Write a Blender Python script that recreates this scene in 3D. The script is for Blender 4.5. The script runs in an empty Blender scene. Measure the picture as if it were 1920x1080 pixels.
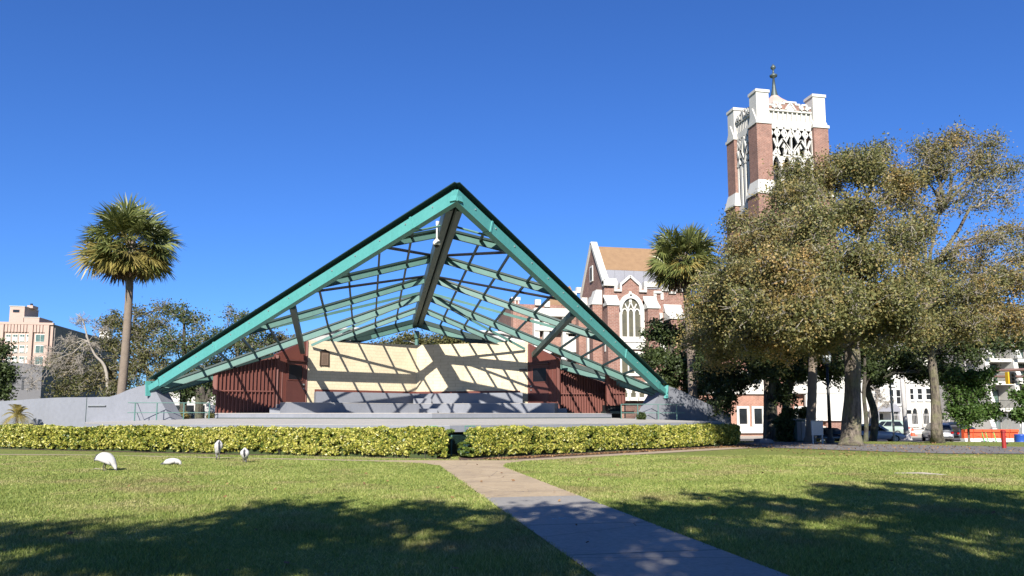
import bpy, math, random
import numpy as np
from math import sin, cos, radians, sqrt, pi, atan2
random.seed(7); RNG = np.random.default_rng(7)
sc = bpy.context.scene
col = sc.collection

# ------------------------------------------------------------------ camera
F = 1387.; PITCH = radians(6.2); CX = 960.; CY = 627.; YAW = radians(11.0)
CAM = np.array([-3.11, -27.0, 1.6])
FW = np.array([sin(YAW)*cos(PITCH), cos(YAW)*cos(PITCH), sin(PITCH)])
RT = np.array([cos(YAW), -sin(YAW), 0.]); UP = np.cross(RT, FW)
def ray(px, py): return FW + RT*(px-CX)/F - UP*(py-CY)/F
def atz(px, py, z=0.):
    r = ray(px, py); k = (z-CAM[2])/r[2]; return CAM + r*k
def atd(px, py, d):
    r = ray(px, py); h = np.array([sin(YAW), cos(YAW), 0]); return CAM + r*(d/(r@h))
def on(px, py, a, b):
    a = np.array(a, float); b = np.array(b, float); n = np.array([b[1]-a[1], a[0]-b[0], 0]); r = ray(px, py)
    return CAM + r*(((a[0]-CAM[0])*n[0]+(a[1]-CAM[1])*n[1])/(r@n))
cd = bpy.data.cameras.new('camera'); cam = bpy.data.objects.new('camera', cd); col.objects.link(cam)
cam.location = CAM; cam.rotation_euler = (pi/2+PITCH, 0, -YAW)
cd.sensor_width = 36; cd.lens = 36*F/1920; cd.shift_y = (CY-540)/1920; cd.clip_end = 6000; cd.clip_start = .05
sc.camera = cam

# ------------------------------------------------------------------ light
ELEV = radians(30.5); AZ = radians(16)
w = bpy.data.worlds.new('World'); sc.world = w; w.use_nodes = True
nt = w.node_tree; bg = nt.nodes['Background']
sk = nt.nodes.new('ShaderNodeTexSky'); sk.sky_type = 'NISHITA'; sk.sun_disc = False
sk.sun_elevation = ELEV; sk.sun_rotation = pi + AZ
sk.air_density = 1.0; sk.dust_density = 0.25; sk.ozone_density = 3.2; sk.altitude = 0
hs_ = nt.nodes.new('ShaderNodeMix'); hs_.data_type = 'RGBA'; hs_.blend_type = 'MULTIPLY'; hs_.inputs[0].default_value = 1
hs_.inputs[7].default_value = (.385, .70, 1.27, 1); nt.links.new(sk.outputs[0], hs_.inputs[6])
nt.links.new(hs_.outputs[2], bg.inputs[0]); bg.inputs[1].default_value = .055
sl = bpy.data.lights.new('sun', 'SUN'); sl.energy = 5.0; sl.angle = radians(.5); sl.color = (1, .95, .86)
so = bpy.data.objects.new('sun', sl); col.objects.link(so)
so.rotation_euler = (pi/2-ELEV, 0, -AZ)
sc.view_settings.view_transform = 'Standard'; sc.view_settings.look = 'None'
sc.view_settings.exposure = 1.2; sc.view_settings.gamma = 1

# ------------------------------------------------------------------ materials
def newmat(name):
    m = bpy.data.materials.new(name); m.use_nodes = True
    nt = m.node_tree; return m, nt, nt.nodes['Principled BSDF']
def N(nt, t, **k):
    n = nt.nodes.new(t)
    for a, b in k.items(): setattr(n, a, b)
    return n
def L(nt, a, b): nt.links.new(a, b)
def coords(nt, wall=False):
    tc = N(nt, 'ShaderNodeNewGeometry')
    if not wall: return tc.outputs['Position']
    s = N(nt, 'ShaderNodeSeparateXYZ'); L(nt, tc.outputs['Position'], s.inputs[0])
    ad = N(nt, 'ShaderNodeMath'); L(nt, s.outputs[0], ad.inputs[0]); L(nt, s.outputs[1], ad.inputs[1])
    c = N(nt, 'ShaderNodeCombineXYZ'); L(nt, ad.outputs[0], c.inputs[0]); L(nt, s.outputs[2], c.inputs[1])
    return c.outputs[0]
def noise(nt, vec, scale, detail=4, rough=.6):
    n = N(nt, 'ShaderNodeTexNoise'); n.inputs['Scale'].default_value = scale
    n.inputs['Detail'].default_value = detail; n.inputs['Roughness'].default_value = rough
    L(nt, vec, n.inputs['Vector']); return n.outputs['Fac']
ALB = .72    # the view is exposed +1.2, so surfaces keep modest real-world reflectances
def ramp(nt, fac, stops, k=None):
    k = ALB if k is None else k
    r = N(nt, 'ShaderNodeValToRGB'); e = r.color_ramp.elements
    while len(e) < len(stops): e.new(.5)
    for i, (p, c) in enumerate(stops): e[i].position = p; e[i].color = (*[q*k for q in c], 1)
    L(nt, fac, r.inputs[0]); return r.outputs[0]
def mix(nt, f, a, b, mode='MIX'):
    m = N(nt, 'ShaderNodeMix', data_type='RGBA', blend_type=mode)
    if isinstance(f, float): m.inputs[0].default_value = f
    else: L(nt, f, m.inputs[0])
    for s, v in ((6, a), (7, b)):
        if isinstance(v, tuple): m.inputs[s].default_value = (*v, 1)
        else: L(nt, v, m.inputs[s])
    return m.outputs[2]
def bump(nt, bs, h, st, dist=.02):
    b = N(nt, 'ShaderNodeBump'); b.inputs['Strength'].default_value = st; b.inputs['Distance'].default_value = dist
    L(nt, h, b.inputs['Height']); L(nt, b.outputs[0], bs.inputs['Normal'])
def M(name, c, c2=None, scale=3., rough=.7, metal=0., bmp=0., bscale=30., streak=False, spec=None, rust=None):
    m, nt, bs = newmat(name); p = coords(nt)
    if c2 is None: c2 = tuple(x*.78 for x in c)
    v = p
    if streak:
        mp = N(nt, 'ShaderNodeMapping'); mp.inputs['Scale'].default_value = (1, 1, .12); L(nt, p, mp.inputs[0]); v = mp.outputs[0]
    f = noise(nt, v, scale, 6, .65)
    cc = ramp(nt, f, [(.3, c), (.72, c2)]); f2 = noise(nt, p, scale*9, 3)
    cc = mix(nt, .35, cc, ramp(nt, f2, [(.3, tuple(x*.8 for x in c)), (.7, tuple(min(1, x*1.12) for x in c))]))
    if rust:
        n4 = noise(nt, v, 5.5, 9, .8); cc = mix(nt, ramp(nt, n4, [(.60, (0, 0, 0)), (.70, (.75, .75, .75))], 1), cc, rust)
    L(nt, cc, bs.inputs['Base Color']); bs.inputs['Roughness'].default_value = rough; bs.inputs['Metallic'].default_value = metal
    if spec is not None: bs.inputs['Specular IOR Level'].default_value = spec
    if bmp: bump(nt, bs, noise(nt, p, bscale, 5), bmp)
    return m
def brick(name, a, b, mort, bw=.22, bh=.075, ms=.014, bmp=.3, mot=.45):
    m, nt, bs = newmat(name); v = coords(nt, True)
    a, b, mort = [tuple(q*ALB for q in z) for z in (a, b, mort)]
    t = N(nt, 'ShaderNodeTexBrick'); L(nt, v, t.inputs['Vector']); t.inputs['Scale'].default_value = 1
    t.inputs['Brick Width'].default_value = bw; t.inputs['Row Height'].default_value = bh; t.inputs['Mortar Size'].default_value = ms
    t.inputs['Color1'].default_value = (*a, 1); t.inputs['Color2'].default_value = (*b, 1); t.inputs['Mortar'].default_value = (*mort, 1)
    n = noise(nt, coords(nt), .5, 5)
    c = mix(nt, .5, t.outputs[0], ramp(nt, n, [(.3, tuple(x*.72 for x in a)), (.7, tuple(min(1, x*1.25) for x in b))], 1))
    L(nt, c, bs.inputs['Base Color']); c = mix(nt, mot, c, mix(nt, 1., c, ramp(nt, noise(nt, coords(nt), 2.6, 6, .8), [(.34, (.45, .45, .45)), (.66, (1.5, 1.5, 1.5))], 1), 'MULTIPLY')); L(nt, c, bs.inputs['Base Color']); bs.inputs['Roughness'].default_value = .85
    bump(nt, bs, t.outputs['Fac'], -bmp, .01); return m
def leafmat(name, stops, trans=.35, rough=.55, alt=None, th=(.52, .68)):
    m, nt, bs = newmat(name); g = N(nt, 'ShaderNodeNewGeometry')
    n = noise(nt, g.outputs['Position'], .45, 3)
    ad = N(nt, 'ShaderNodeMath', operation='MULTIPLY_ADD'); L(nt, g.outputs['Random Per Island'], ad.inputs[0]); ad.inputs[1].default_value = .62
    mu = N(nt, 'ShaderNodeMath', operation='MULTIPLY'); L(nt, n, mu.inputs[0]); mu.inputs[1].default_value = .76
    sb = N(nt, 'ShaderNodeMath', operation='SUBTRACT'); L(nt, mu.outputs[0], sb.inputs[0]); sb.inputs[1].default_value = .19; L(nt, sb.outputs[0], ad.inputs[2])
    c = ramp(nt, ad.outputs[0], stops)
    if alt:
        n3 = noise(nt, g.outputs['Position'], .33, 4, .7); c = mix(nt, ramp(nt, n3, [(th[0], (0, 0, 0)), (th[1], (1, 1, 1))], 1), c, ramp(nt, ad.outputs[0], alt))
    L(nt, c, bs.inputs['Base Color']); bs.inputs['Roughness'].default_value = rough; bs.inputs['Specular IOR Level'].default_value = .35
    tr = N(nt, 'ShaderNodeBsdfTranslucent'); L(nt, c, tr.inputs[0])
    mx = N(nt, 'ShaderNodeMixShader'); mx.inputs[0].default_value = trans
    L(nt, bs.outputs[0], mx.inputs[1]); L(nt, tr.outputs[0], mx.inputs[2]); L(nt, mx.outputs[0], nt.nodes['Material Output'].inputs[0])
    return m
def grassground():
    m, nt, bs = newmat('lawn_turf'); p = coords(nt)
    big = noise(nt, p, .22, 5, .6); fine = noise(nt, p, 26, 4, .75); med = noise(nt, p, 2.2, 4, .7)
    c = ramp(nt, big, [(.3, (.13, .18, .035)), (.52, (.22, .25, .06)), (.72, (.34, .30, .11))])
    c2 = ramp(nt, med, [(.35, (.14, .19, .04)), (.55, (.26, .29, .08)), (.75, (.42, .34, .16))])
    pt = noise(nt, p, .55, 7, .8); c = mix(nt, .5, c, c2); c = mix(nt, ramp(nt, pt, [(.56, (0, 0, 0)), (.68, (.7, .7, .7))], 1), c, (.30, .22, .11))
    c = mix(nt, .55, c, ramp(nt, fine, [(.3, (.09, .12, .03)), (.5, (.26, .31, .08)), (.7, (.48, .45, .18))]))
    L(nt, c, bs.inputs['Base Color']); bs.inputs['Roughness'].default_value = .9; bs.inputs['Specular IOR Level'].default_value = .1
    bump(nt, bs, fine, 1, .05); return m
def glassmat(name, c=(.02, .03, .035), rough=.08):
    m, nt, bs = newmat(name); p = coords(nt)
    L(nt, ramp(nt, noise(nt, p, 1.3), [(.35, c), (.65, tuple(x*1.8 for x in c))]), bs.inputs['Base Color'])
    bs.inputs['Roughness'].default_value = rough; bs.inputs['Specular IOR Level'].default_value = .4; return m
def pathmat():
    m, nt, bs = newmat('concrete_path'); p = coords(nt)
    s = N(nt, 'ShaderNodeSeparateXYZ'); L(nt, p, s.inputs[0])
    n1 = noise(nt, p, .9, 6, .7); n2 = noise(nt, p, 14, 5, .7)
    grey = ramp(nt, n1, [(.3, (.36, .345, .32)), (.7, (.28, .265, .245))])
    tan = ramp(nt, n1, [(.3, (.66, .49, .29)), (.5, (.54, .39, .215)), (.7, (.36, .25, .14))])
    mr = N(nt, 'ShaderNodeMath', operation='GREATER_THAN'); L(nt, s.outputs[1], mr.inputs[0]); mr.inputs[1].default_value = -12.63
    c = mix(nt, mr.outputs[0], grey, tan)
    c = mix(nt, .3, c, ramp(nt, n2, [(.35, (.22, .19, .15)), (.65, (.5, .44, .36))]))
    # control joints across the path
    md = N(nt, 'ShaderNodeMath', operation='PINGPONG'); L(nt, s.outputs[1], md.inputs[0]); md.inputs[1].default_value = 1.165
    lt = N(nt, 'ShaderNodeMath', operation='LESS_THAN'); L(nt, md.outputs[0], lt.inputs[0]); lt.inputs[1].default_value = .018
    c = mix(nt, lt.outputs[0], c, (.1, .09, .075))
    st = noise(nt, p, 2.3, 8, .8); c = mix(nt, ramp(nt, st, [(.55, (0, 0, 0)), (.72, (.55, .55, .55))], 1), c, (.12, .10, .075))
    vo = N(nt, 'ShaderNodeTexVoronoi', feature='DISTANCE_TO_EDGE'); vo.inputs['Scale'].default_value = .33; L(nt, p, vo.inputs['Vector'])
    l2 = N(nt, 'ShaderNodeMath', operation='LESS_THAN'); L(nt, vo.outputs['Distance'], l2.inputs[0]); l2.inputs[1].default_value = .0022
    c = mix(nt, l2.outputs[0], c, (.10, .085, .07))
    L(nt, c, bs.inputs['Base Color']); bs.inputs['Roughness'].default_value = .85; bump(nt, bs, n2, .35, .01); return m

TEAL = M('teal_paint', (.10, .36, .335), (.065, .285, .26), .9, .5, bmp=.05, streak=True, rust=(.05, .12, .10))
TEALD = M('weathered_green_paint', (.105, .22, .19), (.065, .15, .13), .8, .5, streak=True, rust=(.08, .07, .05))
DGREEN = M('dark_and_shaded_green', (.022, .05, .045), (.014, .034, .03), 1., .5)  # own colour of dark green parts; on the beam lip it stands for shade
RIDGE = M('grey_green_paint', (.075, .12, .11), (.045, .08, .07), 1.2, .55)
CONC = M('grey_painted_concrete', (.235, .245, .28), (.18, .19, .215), .55, .75, bmp=.15, streak=True, rust=(.14, .14, .145))
CONCT = M('worn_deck_concrete', (.50, .47, .43), (.38, .36, .34), .9, .85, bmp=.15)
BROWN = M('brown_painted_metal', (.165, .045, .03), (.10, .03, .022), .8, .6, streak=True, rust=(.06, .022, .018))
BROWND = M('dark_brown_door', (.12, .038, .03), (.085, .03, .024), .8, .5)
WHITE = M('white_stucco', (.68, .66, .61), (.50, .475, .43), .5, .8, bmp=.12, streak=True, rust=(.36, .33, .29))
WHITEW = M('weathered_white_stucco', (.62, .60, .58), (.42, .40, .38), 1., .85, bmp=.3, streak=True)
WHITEP = M('white_plastic', (.75, .75, .74), None, 2, .4)
CREAM = brick('cream_painted_block', (.68, .58, .40), (.63, .535, .37), (.42, .35, .24), .4, .2, .014, .4, .12)
BRICK = brick('red_brick', (.20, .085, .062), (.29, .14, .10), (.40, .33, .28), .42, .15, .022)
BRICKD = brick('orange_brick', (.29, .13, .09), (.37, .18, .125), (.5, .38, .3), .42, .15, .02)
PINK = M('pink_stucco', (.50, .355, .30), (.43, .305, .255), .2, .85, streak=True)
GREYST = M('grey_stucco', (.16, .155, .165), (.12, .118, .125), .3, .9, streak=True)
GREYBR = brick('grey_brown_brick', (.19, .16, .15), (.24, .2, .18), (.22, .19, .18), 1.2, .5, .05)
SHING = M('orange_brown_shingles', (.31, .19, .10), (.22, .13, .07), 1.6, .9, bmp=.4, bscale=9)
LEAD = M('lead_flashing', (.30, .30, .33), (.24, .24, .27), .6, .5)
GLASS = glassmat('window_glass', (.012, .014, .016), .12); GLASSG = glassmat('greenish_window_glass', (.07, .11, .10), .1)
STAIN = M('stained_glass', (.15, .135, .08), (.04, .045, .05), 1.6, .3)
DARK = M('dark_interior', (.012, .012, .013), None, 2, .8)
BLACKM = M('black_metal', (.015, .016, .017), None, 3, .5)
STEEL = M('galvanised_steel', (.45, .46, .46), (.36, .37, .37), 2, .4, metal=.5)
BRONZE = M('bronze', (.10, .065, .045), (.06, .04, .03), 6, .4, metal=.4)
COPPER = M('patina_copper', (.10, .13, .12), (.06, .07, .07), 4, .5, metal=.3)
BARK = M('grey_brown_bark', (.20, .165, .13), (.09, .072, .056), 3.2, .95, bmp=1., bscale=7, streak=True)
BARKD = M('dark_bark', (.075, .062, .05), (.035, .03, .025), 3, .95, bmp=.8, bscale=8, streak=True)
BARKP = M('pale_bark', (.36, .32, .27), (.22, .19, .16), 2.5, .9, bmp=.5, bscale=12)
def barkmat(name, a, b, lich):
    m, nt, bs = newmat(name); p = coords(nt); mp = N(nt, 'ShaderNodeMapping'); mp.inputs['Scale'].default_value = (1, 1, .22); L(nt, p, mp.inputs[0])
    f = noise(nt, mp.outputs[0], 7, 8, .75); g_ = noise(nt, p, 1.7, 5, .7)
    c = ramp(nt, f, [(.36, a), (.5, tuple((x+y)/2 for x, y in zip(a, b))), (.62, b)]); k = ramp(nt, g_, [(.48, (0, 0, 0)), (.6, (1, 1, 1))], 1)
    c = mix(nt, k, c, mix(nt, .6, c, lich)); L(nt, c, bs.inputs['Base Color']); bs.inputs['Roughness'].default_value = .95; bump(nt, bs, f, 1, .12); return m
BARK = barkmat('grey_brown_bark', (.045, .036, .028), (.25, .205, .16), (.15, .145, .075))
BARKD = barkmat('dark_bark', (.022, .018, .015), (.12, .10, .08), (.10, .11, .06))
PALMT = M('palm_bark', (.24, .19, .145), (.15, .115, .09), 5, .95, bmp=.8, bscale=20)
PATH = pathmat()
TANP = M('tan_concrete', (.48, .37, .25), (.36, .27, .18), .8, .9, bmp=.2)
ASPH = M('old_asphalt', (.22, .205, .2), (.13, .12, .115), .5, .95, bmp=.3)
ROAD = M('street_asphalt', (.10, .10, .10), (.075, .075, .075), .4, .9)
PAVE = M('pale_pavement', (.5, .46, .39), (.42, .38, .33), .5, .9)
MULCH = M('brown_mulch', (.13, .07, .045), (.055, .035, .025), 9, .95, bmp=1, bscale=30)
TURF = grassground()
RED = M('red_paint', (.35, .02, .015), (.25, .015, .012), 3, .45)
ORANGE = M('orange_plastic', (.80, .10, .03), (.68, .08, .02), 2, .5)
BLUE = M('blue_plastic', (.02, .09, .45), None, 2, .4)
YEL = M('yellow_paint', (.75, .45, .03), None, 2, .5)
SCOOT = M('bright_green_paint', (.05, .5, .08), None, 2, .5)
PIPEBR = M('brown_pipe', (.16, .085, .07), (.12, .065, .055), 1, .5)
RUBBER = M('rubber', (.02, .02, .02), None, 5, .85)
TAIL = M('red_lens', (.4, .01, .01), None, 3, .2)
FEATH = M('white_feathers', (.60, .58, .56), (.46, .44, .41), 14, .9, bmp=.3, bscale=60)
FEATHG = M('dark_feathers', (.05, .05, .06), None, 20, .8)
BEAK = M('grey_bill', (.10, .085, .075), None, 9, .7)

LEAF_OAK = leafmat('oak_leaves', [(0, (.035, .05, .018)), (.35, (.075, .105, .03)), (.7, (.13, .16, .05)), (1, (.22, .22, .08))])
LEAF_DARK = leafmat('dark_oak_leaves', [(0, (.02, .034, .013)), (.4, (.05, .075, .022)), (.75, (.095, .13, .04)), (1, (.17, .20, .07))], .3)
LEAF_BRN = leafmat('autumn_leaves', [(0, (.05, .06, .02)), (.35, (.16, .175, .06)), (.68, (.31, .285, .105)), (.9, (.48, .33, .12)), (1, (.82, .62, .30))], .38, .55,
  [(0, (.09, .07, .025)), (.30, (.24, .185, .065)), (.60, (.40, .28, .10)), (.85, (.56, .32, .10)), (1, (.85, .62, .30))], (.50, .66))
LEAF_OLIVE = leafmat('olive_leaves', [(0, (.05, .06, .02)), (.4, (.12, .13, .04)), (.75, (.20, .19, .07)), (1, (.34, .25, .10))], .35, .55, [(0, (.06, .05, .025)), (.5, (.20, .16, .08)), (1, (.42, .32, .17))])
LEAF_GRN = leafmat('fresh_leaves', [(0, (.03, .06, .012)), (.5, (.07, .14, .025)), (1, (.15, .22, .05))], .35)
LEAF_HEDGE = leafmat('variegated_leaves', [(0, (.07, .10, .018)), (.25, (.22, .26, .04)), (.5, (.50, .48, .08)), (.78, (.74, .68, .20)), (1, (.85, .80, .45))], .25, .35)
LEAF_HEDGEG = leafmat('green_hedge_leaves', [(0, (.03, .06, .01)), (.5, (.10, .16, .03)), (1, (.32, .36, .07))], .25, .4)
FROND = leafmat('palm_fronds', [(0, (.07, .085, .025)), (.4, (.14, .17, .05)), (.75, (.25, .26, .08)), (1, (.42, .38, .14))], .25, .4)
FRONDY = leafmat('yellowed_fronds', [(0, (.17, .16, .04)), (.5, (.34, .28, .08)), (1, (.55, .42, .14))], .25, .45)
FRONDD = leafmat('dead_fronds', [(0, (.09, .06, .035)), (.5, (.18, .11, .06)), (1, (.28, .18, .10))], .15, .8)
BLADE = leafmat('grass_blades', [(0, (.11, .175, .03)), (.4, (.26, .335, .07)), (.72, (.44, .47, .13)), (1, (.70, .63, .30))], .35, .6, [(0, (.17, .15, .05)), (.5, (.38, .33, .13)), (1, (.70, .58, .32))], (.50, .66))

# ------------------------------------------------------------------ mesh helpers
def V3(*a): return np.array(a, float)
def nrm(v): return v/ (np.linalg.norm(v) or 1)
class MB:
    def __init__(s): s.v = []; s.f = []; s.n = 0
    def add(s, vs, fs):
        s.v.extend([tuple(map(float, p)) for p in vs]); s.f.extend([tuple(i+s.n for i in f) for f in fs]); s.n += len(vs); return s
    def box(s, x0, x1, y0, y1, z0, z1):
        v = [(x, y, z) for z in (z0, z1) for y in (y0, y1) for x in (x0, x1)]
        return s.add(v, [(0, 2, 3, 1), (4, 5, 7, 6), (0, 1, 5, 4), (2, 6, 7, 3), (0, 4, 6, 2), (1, 3, 7, 5)])
    def beam(s, p, q, w, h, up=(0, 0, 1), side=None, off=(0, 0), w2=None, h2=None):
        # w along side vector, h along up'; off = (side, up)
        p = np.array(p, float); q = np.array(q, float); d = nrm(q-p)
        sd = nrm(np.cross(d, np.array(up, float))) if side is None else nrm(np.array(side, float)-d*(d@np.array(side, float)))
        u = nrm(np.cross(sd, d)); u = u if u@np.array(up, float) >= 0 else -u
        vs = []
        for P, W, H in ((p, w, h), (q, w2 or w, h2 or h)):
            for a, b in ((-.5, -.5), (.5, -.5), (.5, .5), (-.5, .5)): vs.append(P+sd*(a*W+off[0])+u*(b*H+off[1]))
        return s.add(vs, [(0, 3, 2, 1), (4, 5, 6, 7), (0, 1, 5, 4), (1, 2, 6, 5), (2, 3, 7, 6), (3, 0, 4, 7)])
    def prism(s, poly, d):      # poly 3D points, extruded by vector d
        n = len(poly); d = np.array(d, float); a = [np.array(p, float) for p in poly]
        return s.add(a+[p+d for p in a], [tuple(range(n))[::-1], tuple(range(n, 2*n))]+[(i, (i+1) % n, n+(i+1) % n, n+i) for i in range(n)])
    def tube(s, pts, rad, k=8, cap=True, sq=1.):
        pts = [np.array(p, float) for p in pts]; n = len(pts)
        if not hasattr(rad, '__len__'): rad = [rad]*n
        d = nrm(pts[1]-pts[0]); a = nrm(np.cross(d, V3(0, 0, 1) if abs(d[2]) < .9 else V3(1, 0, 0))); vs = []
        for i, p in enumerate(pts):
            d = nrm(pts[min(i+1, n-1)]-pts[max(i-1, 0)]); a = nrm(a-d*(a@d)); b = np.cross(d, a)
            for j in range(k):
                t = 2*pi*j/k; vs.append(p+rad[i]*(a*cos(t)+b*sin(t)*sq))
        fs = [(i*k+j, i*k+(j+1) % k, (i+1)*k+(j+1) % k, (i+1)*k+j) for i in range(n-1) for j in range(k)]
        if cap: fs += [tuple(range(k))[::-1], tuple(range((n-1)*k, n*k))]
        return s.add(vs, fs)
    def lathe(s, c, prof, k=16):   # prof [(r,z)]
        return s.tube([V3(c[0], c[1], c[2]+z+i*1e-6) for i, (r, z) in enumerate(prof)], [r for r, z in prof], k)
    def build(s, name, mat, parent=None, smooth=False):
        me = bpy.data.meshes.new(name); me.from_pydata(s.v, [], s.f); me.materials.append(mat); me.update()
        if smooth: me.polygons.foreach_set('use_smooth', [True]*len(me.polygons))
        o = bpy.data.objects.new(name, me); col.objects.link(o); o.parent = parent
        if parent is not None and parent.type == 'EMPTY': o.matrix_parent_inverse = PINV.get(parent.name, None) or parent.matrix_basis.inverted()
        return o
PINV = {}
def B(name, mat, parent, fn, smooth=False):
    m = MB(); fn(m); return m.build(name, mat, parent, smooth)
def tag(o, label, cat, group=None, kind=None):
    o['label'] = label; o['category'] = cat
    if group: o['group'] = group
    if kind: o['kind'] = kind
    return o
def thing(name, loc, label, cat, group=None):
    o = bpy.data.objects.new(name, None); col.objects.link(o); o.location = loc; o.empty_display_size = .3
    return tag(o, label, cat, group)
def copy_tree(o, parent=None):
    c = o.copy(); col.objects.link(c)
    if parent is not None: c.parent = parent; c.matrix_parent_inverse = o.matrix_parent_inverse.copy()
    for ch in o.children: copy_tree(ch, c)
    return c
def fastmesh(name, verts, faces_n, mat, parent=None):  # verts (N*k,3) with k-gons in order
    nv = len(verts); nf = nv//faces_n
    me = bpy.data.meshes.new(name); me.vertices.add(nv); me.vertices.foreach_set('co', np.ascontiguousarray(verts, np.float32).ravel())
    me.loops.add(nv); me.loops.foreach_set('vertex_index', np.arange(nv, dtype=np.int32))
    me.polygons.add(nf); me.polygons.foreach_set('loop_start', np.arange(0, nv, faces_n, dtype=np.int32))
    me.update(calc_edges=True); me.materials.append(mat)
    o = bpy.data.objects.new(name, me); col.objects.link(o); o.parent = parent
    if parent is not None and parent.type == 'EMPTY': o.matrix_parent_inverse = parent.matrix_basis.inverted()
    return o
def leafquads(C, size, elong=1.7, flat=0., var=.35):
    n = len(C); a = RNG.normal(size=(n, 3)); nn = RNG.normal(size=(n, 3)); nn[:, 2] += flat
    nn /= np.linalg.norm(nn, axis=1, keepdims=True); a -= nn*(a*nn).sum(1, keepdims=True); a /= np.linalg.norm(a, axis=1, keepdims=True)
    b = np.cross(nn, a); s = size*(1+var*RNG.uniform(-1, 1, (n, 1)))
    v = np.stack([C-a*s*.5*elong, C+b*s*.5, C+a*s*.5*elong, C-b*s*.5], 1)
    return v.reshape(-1, 3)

# ------------------------------------------------------------------ terrain
def S(x, a, b):
    t = np.clip((np.asarray(x, float)-a)/(b-a), 0, 1); return t*t*(3-2*t)
def H(x, y):
    return -.85*S(x, 13, 24)*S(np.asarray(y)-.30*(np.asarray(x)-24)*-1, 13, 30)
xs = np.concatenate([[-1500, -600, -250, -120, -80], np.arange(-50, 100.1, 1.5), [130, 180, 300, 700, 2000]])
ys = np.concatenate([[-400, -150, -70, -45], np.arange(-34, 75.1, 1.5), [90, 130, 200, 400, 900, 2500]])
X, Y = np.meshgrid(xs, ys); Z = H(X, Y); nx, ny = len(xs), len(ys)
me = bpy.data.meshes.new('ground')
me.from_pydata(np.stack([X, Y, Z], -1).reshape(-1, 3).tolist(), [], [(j*nx+i, j*nx+i+1, (j+1)*nx+i+1, (j+1)*nx+i) for j in range(ny-1) for i in range(nx-1)])
me.materials.append(TURF); me.polygons.foreach_set('use_smooth', [True]*len(me.polygons))
g = bpy.data.objects.new('ground', me); col.objects.link(g); g['kind'] = 'structure'
def inpoly(px, py, poly):
    r = np.zeros(np.shape(px), bool); n = len(poly)
    for i in range(n):
        x1, y1 = poly[i]; x2, y2 = poly[(i+1) % n]
        c = ((y1 > py) != (y2 > py)) & (px < (x2-x1)*(py-y1)/((y2-y1) or 1e-9)+x1); r ^= c
    return r
def sheet(name, poly, mat, dz, step=.75):
    import bmesh
    bm = bmesh.new(); vs = [bm.verts.new((x, y, 0)) for x, y in poly]; bm.faces.new(vs)
    for axis, lo, hi in ((0, min(p[0] for p in poly), max(p[0] for p in poly)), (1, min(p[1] for p in poly), max(p[1] for p in poly))):
        if hi-lo < step*2: continue
        st = max(step, (hi-lo)/90)
        k = math.floor(lo/st)+1
        while k*st < hi:
            n = [0, 0, 0]; n[axis] = 1; c = [0, 0, 0]; c[axis] = k*st
            bmesh.ops.bisect_plane(bm, geom=bm.verts[:]+bm.edges[:]+bm.faces[:], plane_co=c, plane_no=n); k += 1
    for v in bm.verts: v.co.z = float(H(v.co.x, v.co.y))+dz
    bm.normal_update()
    for f in bm.faces:
        if f.normal.z < 0: f.normal_flip()
    me = bpy.data.meshes.new(name); bm.to_mesh(me); bm.free(); me.materials.append(mat)
    o = bpy.data.objects.new(name, me); col.objects.link(o); o['kind'] = 'structure'; return o
P_PATH = [(-.85, -40), (1.04, -40), (1.04, -4.2), (1.35, -2.9), (2.2, -1.75), (2.2, -1.2), (-2.6, -.3), (-2.9, -.9), (-1.3, -2.2), (-.85, -3.4)]
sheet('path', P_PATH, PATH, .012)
P_L = [(-2.55, -.9), (-2.5, -.33), (-14.0, 5.75), (-30, 10.6), (-30, 10.15), (-14.1, 5.35)]
sheet('left_walkway', P_L, TANP, .008)
P_R = [(2.15, -1.7), (15.9, 6.55), (16.4, 7.6), (15.4, 7.75), (2.15, -.9)]
sheet('right_walkway', P_R, TANP, .016)
P_ML = [(-.05, -.25), (-.05, .9), (-21, 13.8), (-21, 12.6), (-13.5, 7.9)]
sheet('left_mulch_bed', P_ML, MULCH, .005)
P_MR = [(.2, 1), (.1, -.7), (1, -.72), (2.2, -.85), (15.4, 7.78), (17.6, 9.0), (17.3, 11.5)]
sheet('right_mulch_bed', P_MR, MULCH, .005)
P_A = [(15.7, 7.2), (16.0, 6.55), (18.0, 3.2), (20.3, -.25), (23.2, -.9), (30, -7), (38, -4), (29, 4.5), (24.3, 8.6), (22.2, 12.0), (20, 13.5), (17.4, 11.6), (17.0, 8.6)]
sheet('park_walk', P_A, ASPH, .02)
sheet('street', [(-60, 33), (200, 33), (200, 42), (-60, 42)], ROAD, .03, 1.5)
sheet('far_pavement', [(15, 42.3), (200, 42.3), (200, 60), (15, 60)], PAVE, .04, 1.5)
sheet('near_pavement', [(26, 29.2), (200, 29.2), (200, 32.8), (26, 32.8)], PAVE, .04, 1.5)

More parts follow.
